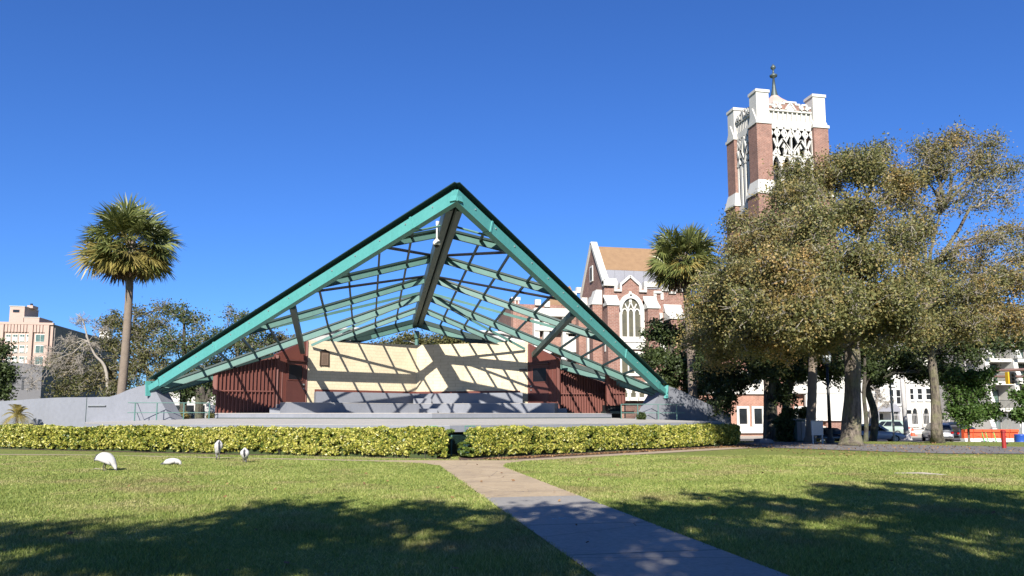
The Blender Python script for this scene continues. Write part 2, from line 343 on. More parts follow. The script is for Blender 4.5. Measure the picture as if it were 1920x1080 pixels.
# grass blades
def grassblades():
    n = 1000000
    d = 5.5+RNG.power(1.25, n)*24; a = RNG.uniform(-.74, .74, n)
    x = CAM[0]+d*sin(YAW)+a*d*cos(YAW); y = CAM[1]+d*cos(YAW)-a*d*sin(YAW)
    keep = (RNG.uniform(size=n) < np.clip(16/d, .35, 1)) & (y < 9)
    xj, yj = x+RNG.normal(0, .028, n), y+RNG.normal(0, .028, n)
    for p in (P_PATH, P_L, P_R, P_ML, P_MR, P_A): keep &= ~inpoly(xj, yj, p)
    # clumpy: thinner patches
    cl = np.sin(x*1.7+np.sin(y*1.1)*2)*np.sin(y*1.9+np.sin(x*.9)*2)
    keep &= RNG.uniform(size=n) < .80+.2*cl
    x, y, d = x[keep], y[keep], d[keep]; n = len(x)
    print('blades', n)
    h = RNG.uniform(.022, .058, n)*(1+.25*np.sin(x*1.7+np.sin(y*1.1)*2)); wdt = RNG.uniform(.004, .008, n)*np.clip(d/9, 1, 2.2)
    t = RNG.uniform(0, 2*pi, n); lx = RNG.normal(0, .028, n); ly = RNG.normal(0, .028, n)
    z = H(x, y)-.004
    v = np.stack([np.stack([x-np.cos(t)*wdt, y-np.sin(t)*wdt, z], 1), np.stack([x+np.cos(t)*wdt, y+np.sin(t)*wdt, z], 1), np.stack([x+lx, y+ly, z+h], 1)], 1).reshape(-1, 3)
    o = fastmesh('grass', v, 3, BLADE); tag(o, 'short mown lawn grass around the concrete path', 'grass', kind='stuff')
grassblades()

# ------------------------------------------------------------------ bandshell
bs_ = thing('bandshell', (0, 12, 0), 'open-air bandshell with teal steel A-frame over a cream and brown stage', 'bandshell')
AP = V3(0, 0.0, 9.72); RE = V3(0, 22.0, 7.78)
def foot(s): return V3(s*14.3, 14.9, 2.98)
def roofz(s, t): return 9.72-.1077*t-abs(s)*.357
def ridge(t): return V3(0, t, 9.98-.092*t)
for s in (-1, 1):
    d = foot(s)-AP; side = nrm(V3(s*.72, -.69, 0))
    A0 = AP+V3(0, 0, 0); Bf = AP+d*.955
    fb = MB()
    # box web facing out, mitred at apex by slight overrun
    fb.beam(A0-nrm(d)*.155, Bf, .30, .47, side=side)
    fb.beam(Bf-d*.003, foot(s), .30, .34, side=side, w2=.30, h2=.30)
    o = fb.build('front_beam', TEAL, bs_)
    B('beam_lip', DGREEN, o, lambda m: m.beam(A0-nrm(d)*.06, Bf+d*.03, .10, .20, side=side, off=(-.10, .333)))  # same paint as the beam; the darker colour carries the cap's shade
    B('beam_cap', DGREEN, o, lambda m: m.beam(A0-nrm(d)*.26+V3(0, 0, .01), Bf+d*.035, .42, .035, side=side, off=(.03, .45)))
    for k in (.1, .72): B('splice_plate', TEAL, o, lambda m: m.beam(A0+d*k, A0+d*(k+.004), .36, .50, side=side, off=(.01, 0)))
    for k in np.linspace(.05, .93, 14):
        P = A0+d*k+side*.15+V3(0, 0, .1); B('bolt', STEEL, o, lambda m: m.beam(P, P+side*.03, .05, .05))
    e = foot(s); dd = nrm(V3(d[0], d[1], d[2]*.35))
    B('end_plate', TEAL, bs_, lambda m: m.beam(e+dd*.05, e+dd*.13, .5, .78, side=side))
    # rear beam
    rd = foot(s)-RE
    o = B('rear_beam', TEALD, bs_, lambda m: m.beam(RE, foot(s)+V3(0, 0, -.05), .12, .34, off=(0, -.24)))
    B('beam_flange', DGREEN, o, lambda m: (m.beam(RE, foot(s)+V3(0, 0, -.05), .24, .26, off=(0, .06)), m.beam(RE+rd*.215, RE+rd*.30, .2, .36, off=(0, -.245)), m.beam(RE, foot(s)+V3(0, 0, -.05), .24, .03, off=(0, -.385))))
    B('shade_plate', DGREEN, o, lambda m: m.prism([RE+V3(s*.2, -.1, .1), RE+V3(s*.2, -.1, -.32), RE+V3(s*1.5, -.6, -.62), RE+V3(s*1.5, -.6, -.33)], V3(0, -.02, 0)))  # dark sheet added to put shade on the rear beam
    # rafters
    ends = {4.4: .178, 8.1: .37, 11.8: .632, 15.5: 1.0}
    for t, gg in ends.items():
        P = ridge(t)+V3(s*.2, 0, -.1-.08); Q = AP+d*min(gg, .97)+V3(0, .12, -.05 if gg < 1 else -.12)
        if gg == 1: Q = foot(s)+V3(-s*.3, .2, -.05)
        hh = .27 if gg < 1 else .34
        o = B('rafter', TEALD, bs_, lambda m: m.beam(P, Q, .05, hh))
        B('rafter_flange', DGREEN, o, lambda m: (m.beam(P, Q, .20, .09, off=(0, hh/2+.045)), m.beam(P, Q, .18, .03, off=(0, -hh/2-.015))))
    P = ridge(19.0)+V3(s*.2, 0, -.15); Q = RE+rd*.42
    o = B('rafter', TEALD, bs_, lambda m: m.beam(P, Q, .05, .26))
    B('rafter_flange', DGREEN, o, lambda m: (m.beam(P, Q, .20, .08, off=(0, .17)), m.beam(P, Q, .18, .03, off=(0, -.145))))
    # purlins parallel to the ridge
    for i, x in enumerate((1.45, 2.75, 4.05, 5.35, 7.95, 9.25, 10.55, 11.85)):
        y0 = 14.9*x/14.3; k = x/14.3; y1 = 22-7.1*k
        z0 = 9.72-6.74*k; z1 = 7.78-4.8*k
        B('purlin', DGREEN, bs_, lambda m: m.beam((s*x, y0+.1, z0+.1), (s*x, y1, z1+.12), .09, .11))
    k = 6.65/14.3
    B('strut', RIDGE, bs_, lambda m: m.beam((s*6.5, 14.9*k+.15, 9.72-6.74*k-.15), (s*6.86, 17.3, 5.25), .26, .30))
    # diagonal braces
    B('brace', BLACKM, bs_, lambda m: m.tube([ridge(8.0)+V3(s*.3, 0, -.02), AP+d*.19+V3(0, .1, -.05)], .07, 6))
    B('brace', BLACKM, bs_, lambda m: m.tube([ridge(11.8)+V3(s*.3, 0, 0), AP+d*.40+V3(0, .1, -.1)], .07, 6))
    B('brace', TEALD, bs_, lambda m: m.beam(ridge(15.5)+V3(s*.3, 0, .05), AP+d*.632+V3(0, .1, -.1), .03, .15))
    B('brace', TEALD, bs_, lambda m: m.beam(ridge(15.5)+V3(s*.3, 0, -.2), RE+rd*.45+V3(0, -.9, .05), .03, .15))
    B('brace', TEALD, bs_, lambda m: m.tube([ridge(3.0)+V3(s*.2, 0, -.3), AP+d*.13+V3(0, .1, -.1)], .05, 6))
def rb(m):
    for q in (-1, 1):
        m.beam(ridge(.55)+V3(q*.175, 0, -.27), ridge(22.1)+V3(q*.175, 0, -.27), .27, .52)
        m.beam(ridge(.55)+V3(q*.20, 0, -.555), ridge(22.0)+V3(q*.20, 0, -.555), .24, .05)
ro = B('ridge_beam', RIDGE, bs_, rb)
B('ridge_cap', DGREEN, ro, lambda m: m.beam(ridge(.3)+V3(0, 0, .05), ridge(22.1)+V3(0, 0, .05), .60, .05))
B('rear_post', TEALD, bs_, lambda m: (m.tube([V3(0, 22.3, 1.0), V3(0, 22.3, 6.75)], .12, 10), m.beam((0, 22.25, 6.7), (0, 22.1, 7.1), .3, .3)))

# stage
DK = 1.21
def deckpoly(z): return [(0, 1.5, z), (15.8, 10.2, z), (17.9, 16.4, z), (14, 24, z), (-14, 24, z), (-17.9, 16.4, z), (-15.8, 10.2, z)]
dk = B('stage_deck', CONC, bs_, lambda m: m.prism(deckpoly(DK-.27), (0, 0, .25)))
def rake(m):
    o_ = [(-17.9, 16.4, DK+.004), (-15.78, 10.2, DK+.004), (0, 1.52, DK+.004), (15.78, 10.2, DK+.004), (17.9, 16.4, DK+.004)]
    i_ = [(-11.5, 17.5, DK+.2), (-11.5, 15.8, DK+.2), (0, 9.9, DK+.2), (11.5, 15.8, DK+.2), (11.5, 17.5, DK+.2)]
    m.add(o_+i_, [(k, k+1, k+6, k+5) for k in range(4)])
B('raked_apron', CONCT, dk, rake)
B('deck_surface', CONCT, dk, lambda m: m.prism([(x*.9985, y+(.015 if y < 20 else -.02), z) for x, y, z in deckpoly(DK-.018)], (0, 0, .018)))
B('support_wall', M('shaded_concrete', (.06, .06, .06)), dk, lambda m: m.prism([(0, 3.2, 0), (14.6, 11.2, 0), (16.6, 16.4, 0), (12, 23.6, 0), (-12, 23.6, 0), (-16.6, 16.4, 0), (-14.6, 11.2, 0)], (0, 0, DK-.28)))  # near-black colour stands for the dark void under the deck
# painted marks on the fascia
def text(body, size, loc, dirx, mat, parent, name, ext=.004, rotz=None):
    cu = bpy.data.curves.new(name, 'FONT'); cu.body = body; cu.size = size; cu.extrude = ext; cu.align_x = 'CENTER'; cu.align_y = 'CENTER'
    ob = bpy.data.objects.new(name, cu); dg = bpy.context.evaluated_depsgraph_get
    col.objects.link(ob); me = bpy.data.meshes.new_from_object(ob.evaluated_get(dg()))
    bpy.data.objects.remove(ob); o = bpy.data.objects.new(name, me); me.materials.clear(); me.materials.append(mat); col.objects.link(o)
    a = atan2(dirx[1], dirx[0]); 
    from mathutils import Matrix
    mw = Matrix.Translation(loc) @ Matrix.Rotation(a, 4, 'Z') @ Matrix.Rotation(pi/2, 4, 'X')
    me.transform(mw); o.parent = parent
    if parent is not None and parent.type == 'EMPTY': o.matrix_parent_inverse = parent.matrix_basis.inverted()
    return o
GMARK = M('green_stencil_paint', (.02, .33, .17), None, 4, .6)
for s, txt, off in ((-1, 'MSA', .75), (1, 'S', .95)):
    dv = nrm(V3(15.8*s, 8.7, 0)); nv = V3(s*dv[1]*1., -abs(dv[0]), 0); c = V3(0, 1.5, DK-.14)+dv*off+nrm(nv)*.006
    dx = dv*s
    text(txt, .17, c, dx, GMARK, dk, 'painted_letters')
    def fr(m):
        for a0, a1, b0, b1 in ((-.22, .22, .085, .105), (-.22, .22, -.105, -.085), (-.24, -.22, -.105, .105), (.22, .24, -.105, .105)):
            p = [c+dx*a+V3(0, 0, b) for a, b in ((a0, b0), (a1, b0), (a1, b1), (a0, b1))]; m.prism(p, nrm(nv)*.004)
    B('painted_border', GMARK, dk, fr)
# tiers
def chev(u, yv, ye, z, back=23): return [(0, yv, z), (u, ye, z), (u, back, z), (-u, back, z), (-u, ye, z)]
t1 = B('stage_tier', CONC, bs_, lambda m: m.prism(chev(11.15, 9.6, 15.3, DK), (0, 0, .45)))
B('tier_surface', CONCT, t1, lambda m: m.prism(chev(11.17, 9.58, 15.29, DK+.45), (0, 0, .03)))
def nose(m):
    for s in (-1, 1): m.beam((0, 9.59, DK+.21), (s*11.1, 15.28, DK+.21), .03, .05)
B('tier_groove', DGREEN, t1, nose)
Z1 = DK+.48; Z2 = 2.24; Z3 = 2.92
def slab(m, u, yv, ye, uo, z0, z1, bk=21.7, be=18.0):
    m.prism([(0, yv, z0), (u, ye, z0), (uo, ye+.9, z0), (uo*.97, ye+2.6, z0), (0, 21.3, z0), (-uo*.97, ye+2.6, z0), (-uo, ye+.9, z0), (-u, ye, z0)], (0, 0, z1-z0))
b1 = B('bench_tier', CONC, bs_, lambda m: slab(m, 7.3, 17.9, 13.9, 7.75, Z1, Z2))
B('bench_top', CONCT, b1, lambda m: slab(m, 7.31, 17.88, 13.88, 7.76, Z2, Z2+.025))
b2 = B('bench_tier', CONC, bs_, lambda m: m.prism([(0, 19.9, Z2), (6.0, 16.55, Z2), (6.2, 17.9, Z2), (0, 21.5, Z2), (-6.2, 17.9, Z2), (-6.0, 16.55, Z2)], (0, 0, Z3-Z2)))
B('stage_step', CONC, bs_, lambda m: m.box(-.35, .75, 18.9, 19.6, Z2+.02, Z2+.36)); B('stage_step', CONC, bs_, lambda m: m.box(-.1, .95, 16.9, 17.75, Z1, Z1+.27))
def vents(m):
    m.box(.80, .83, 19.0, 19.3, Z2+.06, Z2+.32)
for s in (-1, 1):   # platforms in front of the dressing-room doors
    B('landing', CONC, bs_, lambda m: m.prism([(s*6.2, 18.2, Z1), (s*7.7, 14.8, Z1), (s*8.15, 16.4, Z1), (s*6.7, 17.95, Z1)], (0, 0, 2.18-Z1)))
    B('stage_step', CONC, bs_, lambda m: m.prism([(s*7.75, 14.9, Z1), (s*8.3, 14.9, Z1), (s*8.3, 16.2, Z1), (s*7.95, 16.2, Z1)], (0, 0, .28)))
# cream wall
wp0 = V3(0, 21.75, 0)
cw = B('back_wall', CREAM, bs_, lambda m: (m.prism([(-6.66, 18.0, Z2), (0, 21.75, Z2), (0, 21.75, 6.16), (-6.66, 18.0, 5.98)], (0, .3, 0)), m.prism([(0, 21.75, Z2), (6.66, 18.0, Z2), (6.66, 18.0, 6.14), (0, 21.75, 6.16)], (0, .3, 0))))
def dado(m):
    for s in (-1, 1): m.prism([(0, 21.72, Z3-.05), (s*6.2, 18.23, Z3-.05), (s*6.2, 18.23, 3.10), (0, 21.72, 3.10)], (0, -.02, 0))
B('skirting', BROWN, cw, dado)
for s in (-1, 1):
    hw = B('parapet_wall', WHITEW, bs_, lambda m: m.prism([(s*6.7, 18.42, 5.7), (s*6.7, 18.42, 6.35), (s*5.4, 19.15, 6.72), (s*4.0, 19.95, 6.86), (s*4.0, 19.95, 5.7)], (0, .22, 0)))
    B('gutter', WHITEW, hw, lambda m: m.tube([V3(s*7.0, 18.1, 6.3), V3(s*5.3, 19.05, 6.78), V3(s*3.4, 20.1, 6.98)], .09, 8))
    # dressing room front with door
    a = V3(s*6.66, 17.98, 0); b = V3(s*8.2, 16.43, 0); dv = nrm(b-a); nv = V3(-s*abs(dv[1]), -abs(dv[0]), 0)
    L0 = np.linalg.norm(b-a)
    def W(u, z, o=0.): return a+dv*u+V3(0, 0, z)+nv*o
    rm = B('dressing_room', BROWN, bs_, lambda m: m.prism([W(0, 2.18), W(L0, 2.18), W(L0, 5.0), W(0, 6.0)], -nv*.25))
    B('corner_trim', BROWN, rm, lambda m: (m.beam(W(.03, 2.18), W(.03, 5.95), .1, .08, up=(0, 1, 0), off=(0, 0)), m.beam(W(L0-.05, 1.7), W(L0-.05, 4.95), .16, .14, up=(0, 1, 0)), m.beam(W(L0-.42, 2.2), W(L0-.42, 4.6), .04, .05, up=(0, 1, 0))))
    dr = B('door', BROWND, bs_, lambda m: m.prism([W(.12, 2.2, .012), W(1.5, 2.2, .012), W(1.5, 4.66, .012), W(.12, 4.66, .012)], nv*.03))
    wz0, wz1 = 3.62, 4.46
    def frm(m):
        for u0, u1, z0, z1 in ((.33, 1.41, wz0-.05, wz0), (.33, 1.41, wz1, wz1+.05), (.33, .38, wz0, wz1), (1.36, 1.41, wz0, wz1)):
            m.prism([W(u0, z0, .045), W(u1, z0, .045), W(u1, z1, .045), W(u0, z1, .045)], nv*.03)
    wf = B('window', BROWN, dr, frm)
    B('pane', glassmat('black_glass', (.006, .006, .008), .3), wf, lambda m: m.prism([W(.38, wz0, .046), W(1.36, wz0, .046), W(1.36, wz1, .046), W(.38, wz1, .046)], nv*.008))
    B('door_hood', BROWND, dr, lambda m: m.prism([W(.06, 4.68, .01), W(1.56, 4.68, .01), W(1.56, 4.76, .01), W(.06, 4.76, .01)], nv*.16))
    B('door_handle', STEEL, dr, lambda m: (m.beam(W(.27, 3.35, .05), W(.27, 3.35, .11), .09, .09), m.beam(W(.27, 3.12, .05), W(.27, 3.12, .12), .07, .07)))
# fluted wing walls
def wing(a, b, z0, ztop, fin=.19, depth=.17, bottom=None, rail=2.87):
    a = V3(*a, 0); b = V3(*b, 0); dv = nrm(b-a); n = V3(dv[1], -dv[0], 0); n = n if n[1] < 0 else -n; Ln = np.linalg.norm(b-a)
    P = lambda u, z, o=0.: a+dv*u+V3(0, 0, z)+n*o
    zt = lambda u: ztop[0]+(ztop[1]-ztop[0])*u/Ln
    wl = B('wing_wall', BROWN, bs_, lambda m: m.prism([P(0, z0), P(Ln, z0), P(Ln, zt(Ln)), P(0, zt(0))], -n*.12))
    def fins(m):
        k = int(Ln/fin)
        for i in range(k+1):
            u = Ln*i/k; zb = z0+(bottom(i/k) if bottom else 0)
            m.prism([P(u-.022, zb, .002), P(u+.022, zb, .002), P(u+.022, zt(u)-.03, .002), P(u-.022, zt(u)-.03, .002)], n*depth)
    B('fin', BROWN, wl, fins)
    B('rail', BROWN, wl, lambda m: m.prism([P(0, rail, .1), P(Ln, rail, .1), P(Ln, rail+.06, .1), P(0, rail+.06, .1)], n*(depth-.07)))
    return wl
wing((-8.3, 16.35), (-11.15, 15.42), Z1, (4.88, 3.86))
B('wing_end', BROWN, bs_, lambda m: m.box(-11.32, -11.12, 15.25, 15.6, 2.7, 3.85))
wing((8.6, 17.65), (11.5, 17.65), Z1, (4.45, 3.62), .17)
wing((11.12, 16.1), (12.25, 16.1), 2.15, (4.0, 3.3), .17, .12)
def curve_end(m):
    pts = [(11.05, 2.6), (11.06, 2.42), (11.12, 2.28), (11.25, 2.18), (11.25, 4.02), (11.05, 4.05)]
    m.prism([(x, 15.9, z) for x, z in pts], (0, .25, 0))
B('wing_end', BROWN, bs_, curve_end)
B('wing_underside_shade', DARK, bs_, lambda m: m.box(11.3, 12.1, 16.3, 17.5, Z1-.4, 2.2))  # near-black box standing for the shade below the cantilevered panel
B('side_platform', DGREEN, bs_, lambda m: m.box(11.2, 12.7, 15.7, 17.6, Z1-.02, Z1+.12))
B('room_side', BROWND, bs_, lambda m: m.prism([(8.2, 16.45, Z1), (8.28, 16.45, Z1), (8.62, 17.7, Z1), (8.54, 17.7, Z1)], (0, 0, 3.2)))
# abutments
def abut(s, prof):
    d = nrm(V3(s*3.9, 2.0, 0)); a = V3(s*14.3, 14.9, 0); n = V3(s*d[1], -abs(d[0]), 0)
    P = lambda u, z: a+d*u+V3(0, 0, z)-n*0
    ab = B('abutment', CONC, bs_, lambda m: m.prism([P(u, z) for u, z in prof], -n*.9))
    B('abutment_joint', DGREEN, ab, lambda m: m.beam(P(4.18, .8)+n*.004, P(4.18, 2.52)+n*.004, .035, .012, up=n))
    return ab, P, n
def curvep(s, pxs):
    a = V3(s*14.3, 14.9, 0); b = V3(s*18.2, 16.9, 0); d = nrm(V3(s*3.9, 2.0, 0)); r = []
    for p in pxs:
        w_ = on(*p, a, b); r.append((float((w_-a)[:2]@d[:2]), float(w_[2])))
    return r
abL, PL, nL = abut(-1, [(-1.42, 0)] + curvep(-1, [(322, 788), (305, 758), (292, 733), (282, 722), (272, 722), (258, 725), (240, 731), (222, 739), (205, 744), (163, 745), (128, 745), (95, 746), (60, 748), (25, 751)]) + [(11.5, 2.32), (11.5, 0)])
abR, PR, nR = abut(1, [(-1.6, 0)] + curvep(1, [(1210, 790), (1226, 757), (1240, 733), (1246, 724), (1254, 724), (1270, 729), (1285, 736), (1300, 744), (1325, 756), (1350, 767), (1368, 775)]) + [(6.6, 1.7), (6.6, 0)])
B('wall_ledge', STEEL, abL, lambda m: m.beam(PL(2.85, 2.08)+nL*.05, PL(4.05, 2.08)+nL*.05, .1, .05))

# railings
def railing(pts, posts, label, z0=DK, h=1.0):
    o = thing('stage_railing', (*pts[0][:2], z0), label, 'railing', 'green pipe railings at the stage corners')
    for p in posts: B('post', TEALD, o, lambda m: m.tube([V3(*p, z0), V3(*p, z0+h)], .03, 6))
    for hh in (h, h*.5): B('rail', TEALD, o, lambda m: m.tube([V3(*p, z0+hh) for p in pts], .022, 6))
    return o
def lerp2(a, b, t): return (a[0]+(b[0]-a[0])*t, a[1]+(b[1]-a[1])*t)
La = tuple(on(256, 780, (-14.3, 14.85), (-18.2, 16.85))[:2]); Lb = (-11.25, 14.9)
railing([La, (La[0]+.02, La[1]-1.6), (Lb[0], Lb[1]-.6)], [(La[0]+.35, La[1]-1.55)]+[lerp2((La[0]+.02, La[1]-1.6), (Lb[0], Lb[1]-.6), t) for t in (.35, .68, 1)], 'green pipe railing beside the left concrete abutment')
Ra = tuple(on(1264, 780, (14.3, 14.85), (18.2, 16.85))[:2]); Rb = (11.4, 14.9)
railing([Ra, (Ra[0]-.02, Ra[1]-1.6), (Rb[0], Rb[1]-.6)], [(Ra[0]-.5, Ra[1]-1.55)]+[lerp2((Ra[0]-.02, Ra[1]-1.6), (Rb[0], Rb[1]-.6), t) for t in (.42, .74, 1)], 'green pipe railing beside the right concrete abutment')

# plaque
pa = V3(-5.98, 18.385, 0); pdv = nrm(V3(6.66, 3.75, 0)); pn = V3(pdv[1], -pdv[0], 0)
def PP(u, z, o=0.): return pa+pdv*u+V3(0, 0, z)+pn*(o+.02)
pq = thing('wall_plaque', PP(.2, 4.5), 'dark bronze commemorative plaque on the cream back wall', 'plaque')
B('plaque_body', BRONZE, pq, lambda m: m.prism([PP(u, z) for u, z in ((0, 4.5), (.06, 4.46), (.12, 4.5), (.5, 4.5), (.56, 4.46), (.62, 4.5), (.60, 5.25), (.63, 5.32), (.55, 5.40), (.42, 5.45), (.31, 5.52), (.20, 5.45), (.07, 5.40), (-.01, 5.32), (.02, 5.25))], pn*.05))
B('plaque_panel', M('brown_plaque_field', (.2, .14, .10), (.15, .1, .07), 12, .5), pq, lambda m: m.prism([PP(u, z, .05) for u, z in ((.09, 4.56), (.53, 4.56), (.53, 5.28), (.09, 5.28))], pn*.008))
def lines(m):
    for i in range(9): m.prism([PP(u, z, .059) for u, z in ((.14+.02*(i % 3), 4.63+.065*i), (.48-.02*(i % 2), 4.63+.065*i), (.48-.02*(i % 2), 4.645+.065*i), (.14+.02*(i % 3), 4.645+.065*i))], pn*.003)
B('raised_lines', BRONZE, pq, lines)
# small sign on right cream wall
sg = B('wall_sign', BRONZE, None, lambda m: m.prism([on(x, y, (0, 21.7), (6.66, 17.95)) for x, y in ((974, 692), (988, 692), (988, 696), (974, 696))], V3(.1, .04, 0)*0+V3(-.015, -.03, 0)))
tag(sg, 'small dark sign strip on the cream wall beside the right stage door', 'sign')
# camera dome
cp = ridge(4.0)+V3(-.38, -.3, .12)
cm = thing('security_camera', cp, 'white dome security camera hanging from the teal canopy', 'camera')
B('mount', WHITEP, cm, lambda m: (m.beam(cp+V3(-.02, .1, -.02), cp+V3(.25, .25, -.02), .08, .16), m.tube([cp, cp+V3(0, 0, -.06), cp+V3(.0, 0, -.75)], .035, 8)))
B('dome_housing', WHITEP, cm, lambda m: m.lathe(cp+V3(0, 0, -1.02), [(.13, 0), (.17, .04), (.17, .12), (.13, .2), (.07, .26), (.04, .3)], 14), True)
B('lens', DARK, cm, lambda m: m.lathe(cp+V3(0, 0, -1.12), [(.01, 0), (.07, .015), (.105, .06), (.12, .10)], 12), True)
# lamp arm behind the wall
lp = atd(778, 655, 50.5)
# flood lamp on arm
fl = thing('floodlight', V3(.3, 22.6, 5.0), 'thin armed white floodlight rising behind the cream wall', 'lamp')
fq = on(790, 648, (-2, 22.6), (4, 22.6)); fe = on(763, 640, (-2, 22.6), (4, 22.6)); fr_ = on(806, 652, (-2, 22.6), (4, 22.6))
B('arm', STEEL, fl, lambda m: m.tube([V3(fr_[0], 22.6, 5.0), fr_, fq, fe+V3(.15, 0, 0)], .03, 6))
B('lamp_head', WHITEP, fl, lambda m: m.beam(fe+V3(-.25, 0, .03), fe+V3(.25, 0, 0), .2, .11, w2=.1, h2=.05))
# loudspeaker under right roof (white horn)
hs = on(1053, 672, (8.5, 16.6), (11.6, 16.6))
ho = thing('stage_floodlight', hs, 'small white floodlight tucked under the right canopy edge', 'lamp')
B('lamp_head', WHITEP, ho, lambda m: m.tube([hs, hs+V3(.2, -.15, -.02), hs+V3(.28, -.2, -.03)], [.07, .13, .14], 10))
B('bracket', BLACKM, ho, lambda m: m.beam(hs, hs+V3(.1, .4, .35), .04, .04))

# chain link fence under the prow
cf = thing('chain_link_fence', (0.1, 2.2, 0), 'green chain link fence closing the void under the stage prow', 'fence')
fp = {-1: V3(-7, 5.9, 0), 0: V3(.1, 1.75, 0), 1: V3(12, 8.6, 0)}
for p in [fp[0]]+[fp[0]+(fp[1]-fp[0])*t for t in (.22, .5, .8)]+[fp[0]+(fp[-1]-fp[0])*t for t in (.4, .9)]:
    B('post', TEALD, cf, lambda m: m.tube([p, p+V3(0, 0, .88)], .035, 6))
for s in (-1, 1):
    B('top_rail', TEALD, cf, lambda m: m.tube([fp[0]+V3(0, 0, .82), fp[s]+V3(0, 0, .82)], .025, 6))
    def mesh(m):
        d = fp[s]-fp[0]; Ln = np.linalg.norm(d); d = d/Ln; k = int(Ln/.07); Lm = min(Ln, 5)
        for i in range(int(Lm/.07)):
            u = i*.07
            for sg_ in (-1, 1):
                a = u; b = u+sg_*.8
                z0, z1 = .02, .80
                if b < 0: z1 = z0+(z1-z0)*(-a/(b-a) if b != a else 1); b = 0
                m.beam(fp[0]+d*a+V3(0, 0, z0), fp[0]+d*b+V3(0, 0, z1), .006, .006)
    B('wire_mesh', TEALD, cf, mesh)

# ------------------------------------------------------------------ hedges
def hedge(name, a, b, thick, h, n, label, taper=False):
    a = V3(*a, 0); b = V3(*b, 0); d = nrm(b-a); Ln = np.linalg.norm(b-a); nb = V3(-d[1], d[0], 0); nb = nb if nb[1] > 0 else -nb
    o = thing(name, a, label, 'hedge', 'clipped hedges in front of the stage')
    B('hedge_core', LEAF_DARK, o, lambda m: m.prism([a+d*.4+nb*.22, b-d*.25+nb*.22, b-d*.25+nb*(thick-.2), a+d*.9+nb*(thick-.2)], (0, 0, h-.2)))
    # points on shell
    fr = RNG.uniform(size=n); u = RNG.uniform(0, Ln, n); which = RNG.choice(4, n, p=[.52, .36, .06, .06])
    v = np.where(which == 0, 0, np.where(which == 1, RNG.uniform(0, thick, n), RNG.uniform(0, thick, n)))
    z = np.where(which == 1, h, RNG.uniform(0.06, 1, n)**.85*h)
    u = np.where(which == 2, 0, np.where(which == 3, Ln, u))
    G = RNG.uniform(-1, 1, (64, 64))
    def vn(p, q):
        pi_, qi = np.floor(p).astype(int), np.floor(q).astype(int); fp_, fq_ = p-pi_, q-qi; fp_ = fp_*fp_*(3-2*fp_); fq_ = fq_*fq_*(3-2*fq_)
        g = lambda a, b: G[a % 64, b % 64]
        return (g(pi_, qi)*(1-fp_)+g(pi_+1, qi)*fp_)*(1-fq_)+(g(pi_, qi+1)*(1-fp_)+g(pi_+1, qi+1)*fp_)*fq_
    lump = lambda p, q: .05*vn(p*1.3, q*.6)+.055*vn(p*4.1+7, q*1.6)+.045*vn(p*9+3, q*3.2)
    dep = -np.abs(RNG.normal(0, .07, n))+.02
    hole = vn(u*5, z*6)+.9*vn(u*11+5, z*12+3)+.5*vn(u*2+9, z*2)+.7*np.clip((.35-z)/.35, 0, 1)
    dep = dep-np.clip(hole-.28, 0, 1)*.42
    fv = v - np.where(which == 0, dep+lump(u, z*3), 0)
    fz = z + np.where(which == 1, dep+lump(u, v*2), 0)+.03*np.sin(u*.9)
    fu = u + np.where(which == 2, -(dep+lump(v*2, z*3)), 0)+np.where(which == 3, dep+lump(v*2, z*3), 0)
    keep = fu > np.maximum(0, fv)*.60-.04
    fv += np.where(which == 0, .12*np.clip((.3-z)/.3, 0, 1), 0)
    fu = np.where(which == 2, np.maximum(0, fv)*.6+dep+.03, fu); keep |= which == 2
    keep &= (fu > .45-.0*fz+.0) | (fz < .25+fu*2.2+RNG.uniform(0, .35, n)) if taper else True
    C = a+np.outer(fu, d)+np.outer(fv, nb)+np.outer(fz, V3(0, 0, 1))
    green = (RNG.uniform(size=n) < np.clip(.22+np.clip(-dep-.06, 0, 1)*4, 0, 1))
    C = C[keep]; green = green[keep]
    q = leafquads(C, .068, 1.7, .2).reshape(-1, 4, 3)
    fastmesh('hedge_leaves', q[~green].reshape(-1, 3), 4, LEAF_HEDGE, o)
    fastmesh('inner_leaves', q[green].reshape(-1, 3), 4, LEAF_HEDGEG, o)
    def stems(m):
        for i in range(int(Ln*5)):
            v_ = random.uniform(.1, thick-.1); p = a+d*random.uniform(.15+.6*v_, Ln-.1)+nb*v_; m.tube([p, p+V3(random.uniform(-.12, .12), random.uniform(-.1, .1), .6)], .012, 4)
    B('stems', BARKD, o, stems)
hedge('hedge', (-.34, .17), (-23.5, 14.3), 1.0, 1.03, 120000, 'long yellow-green clipped hedge left of the path')
hedge('hedge', (.72, .19), (16.2, 9.35), 1.05, 1.03, 100000, 'yellow-green clipped hedge right of the path', True)

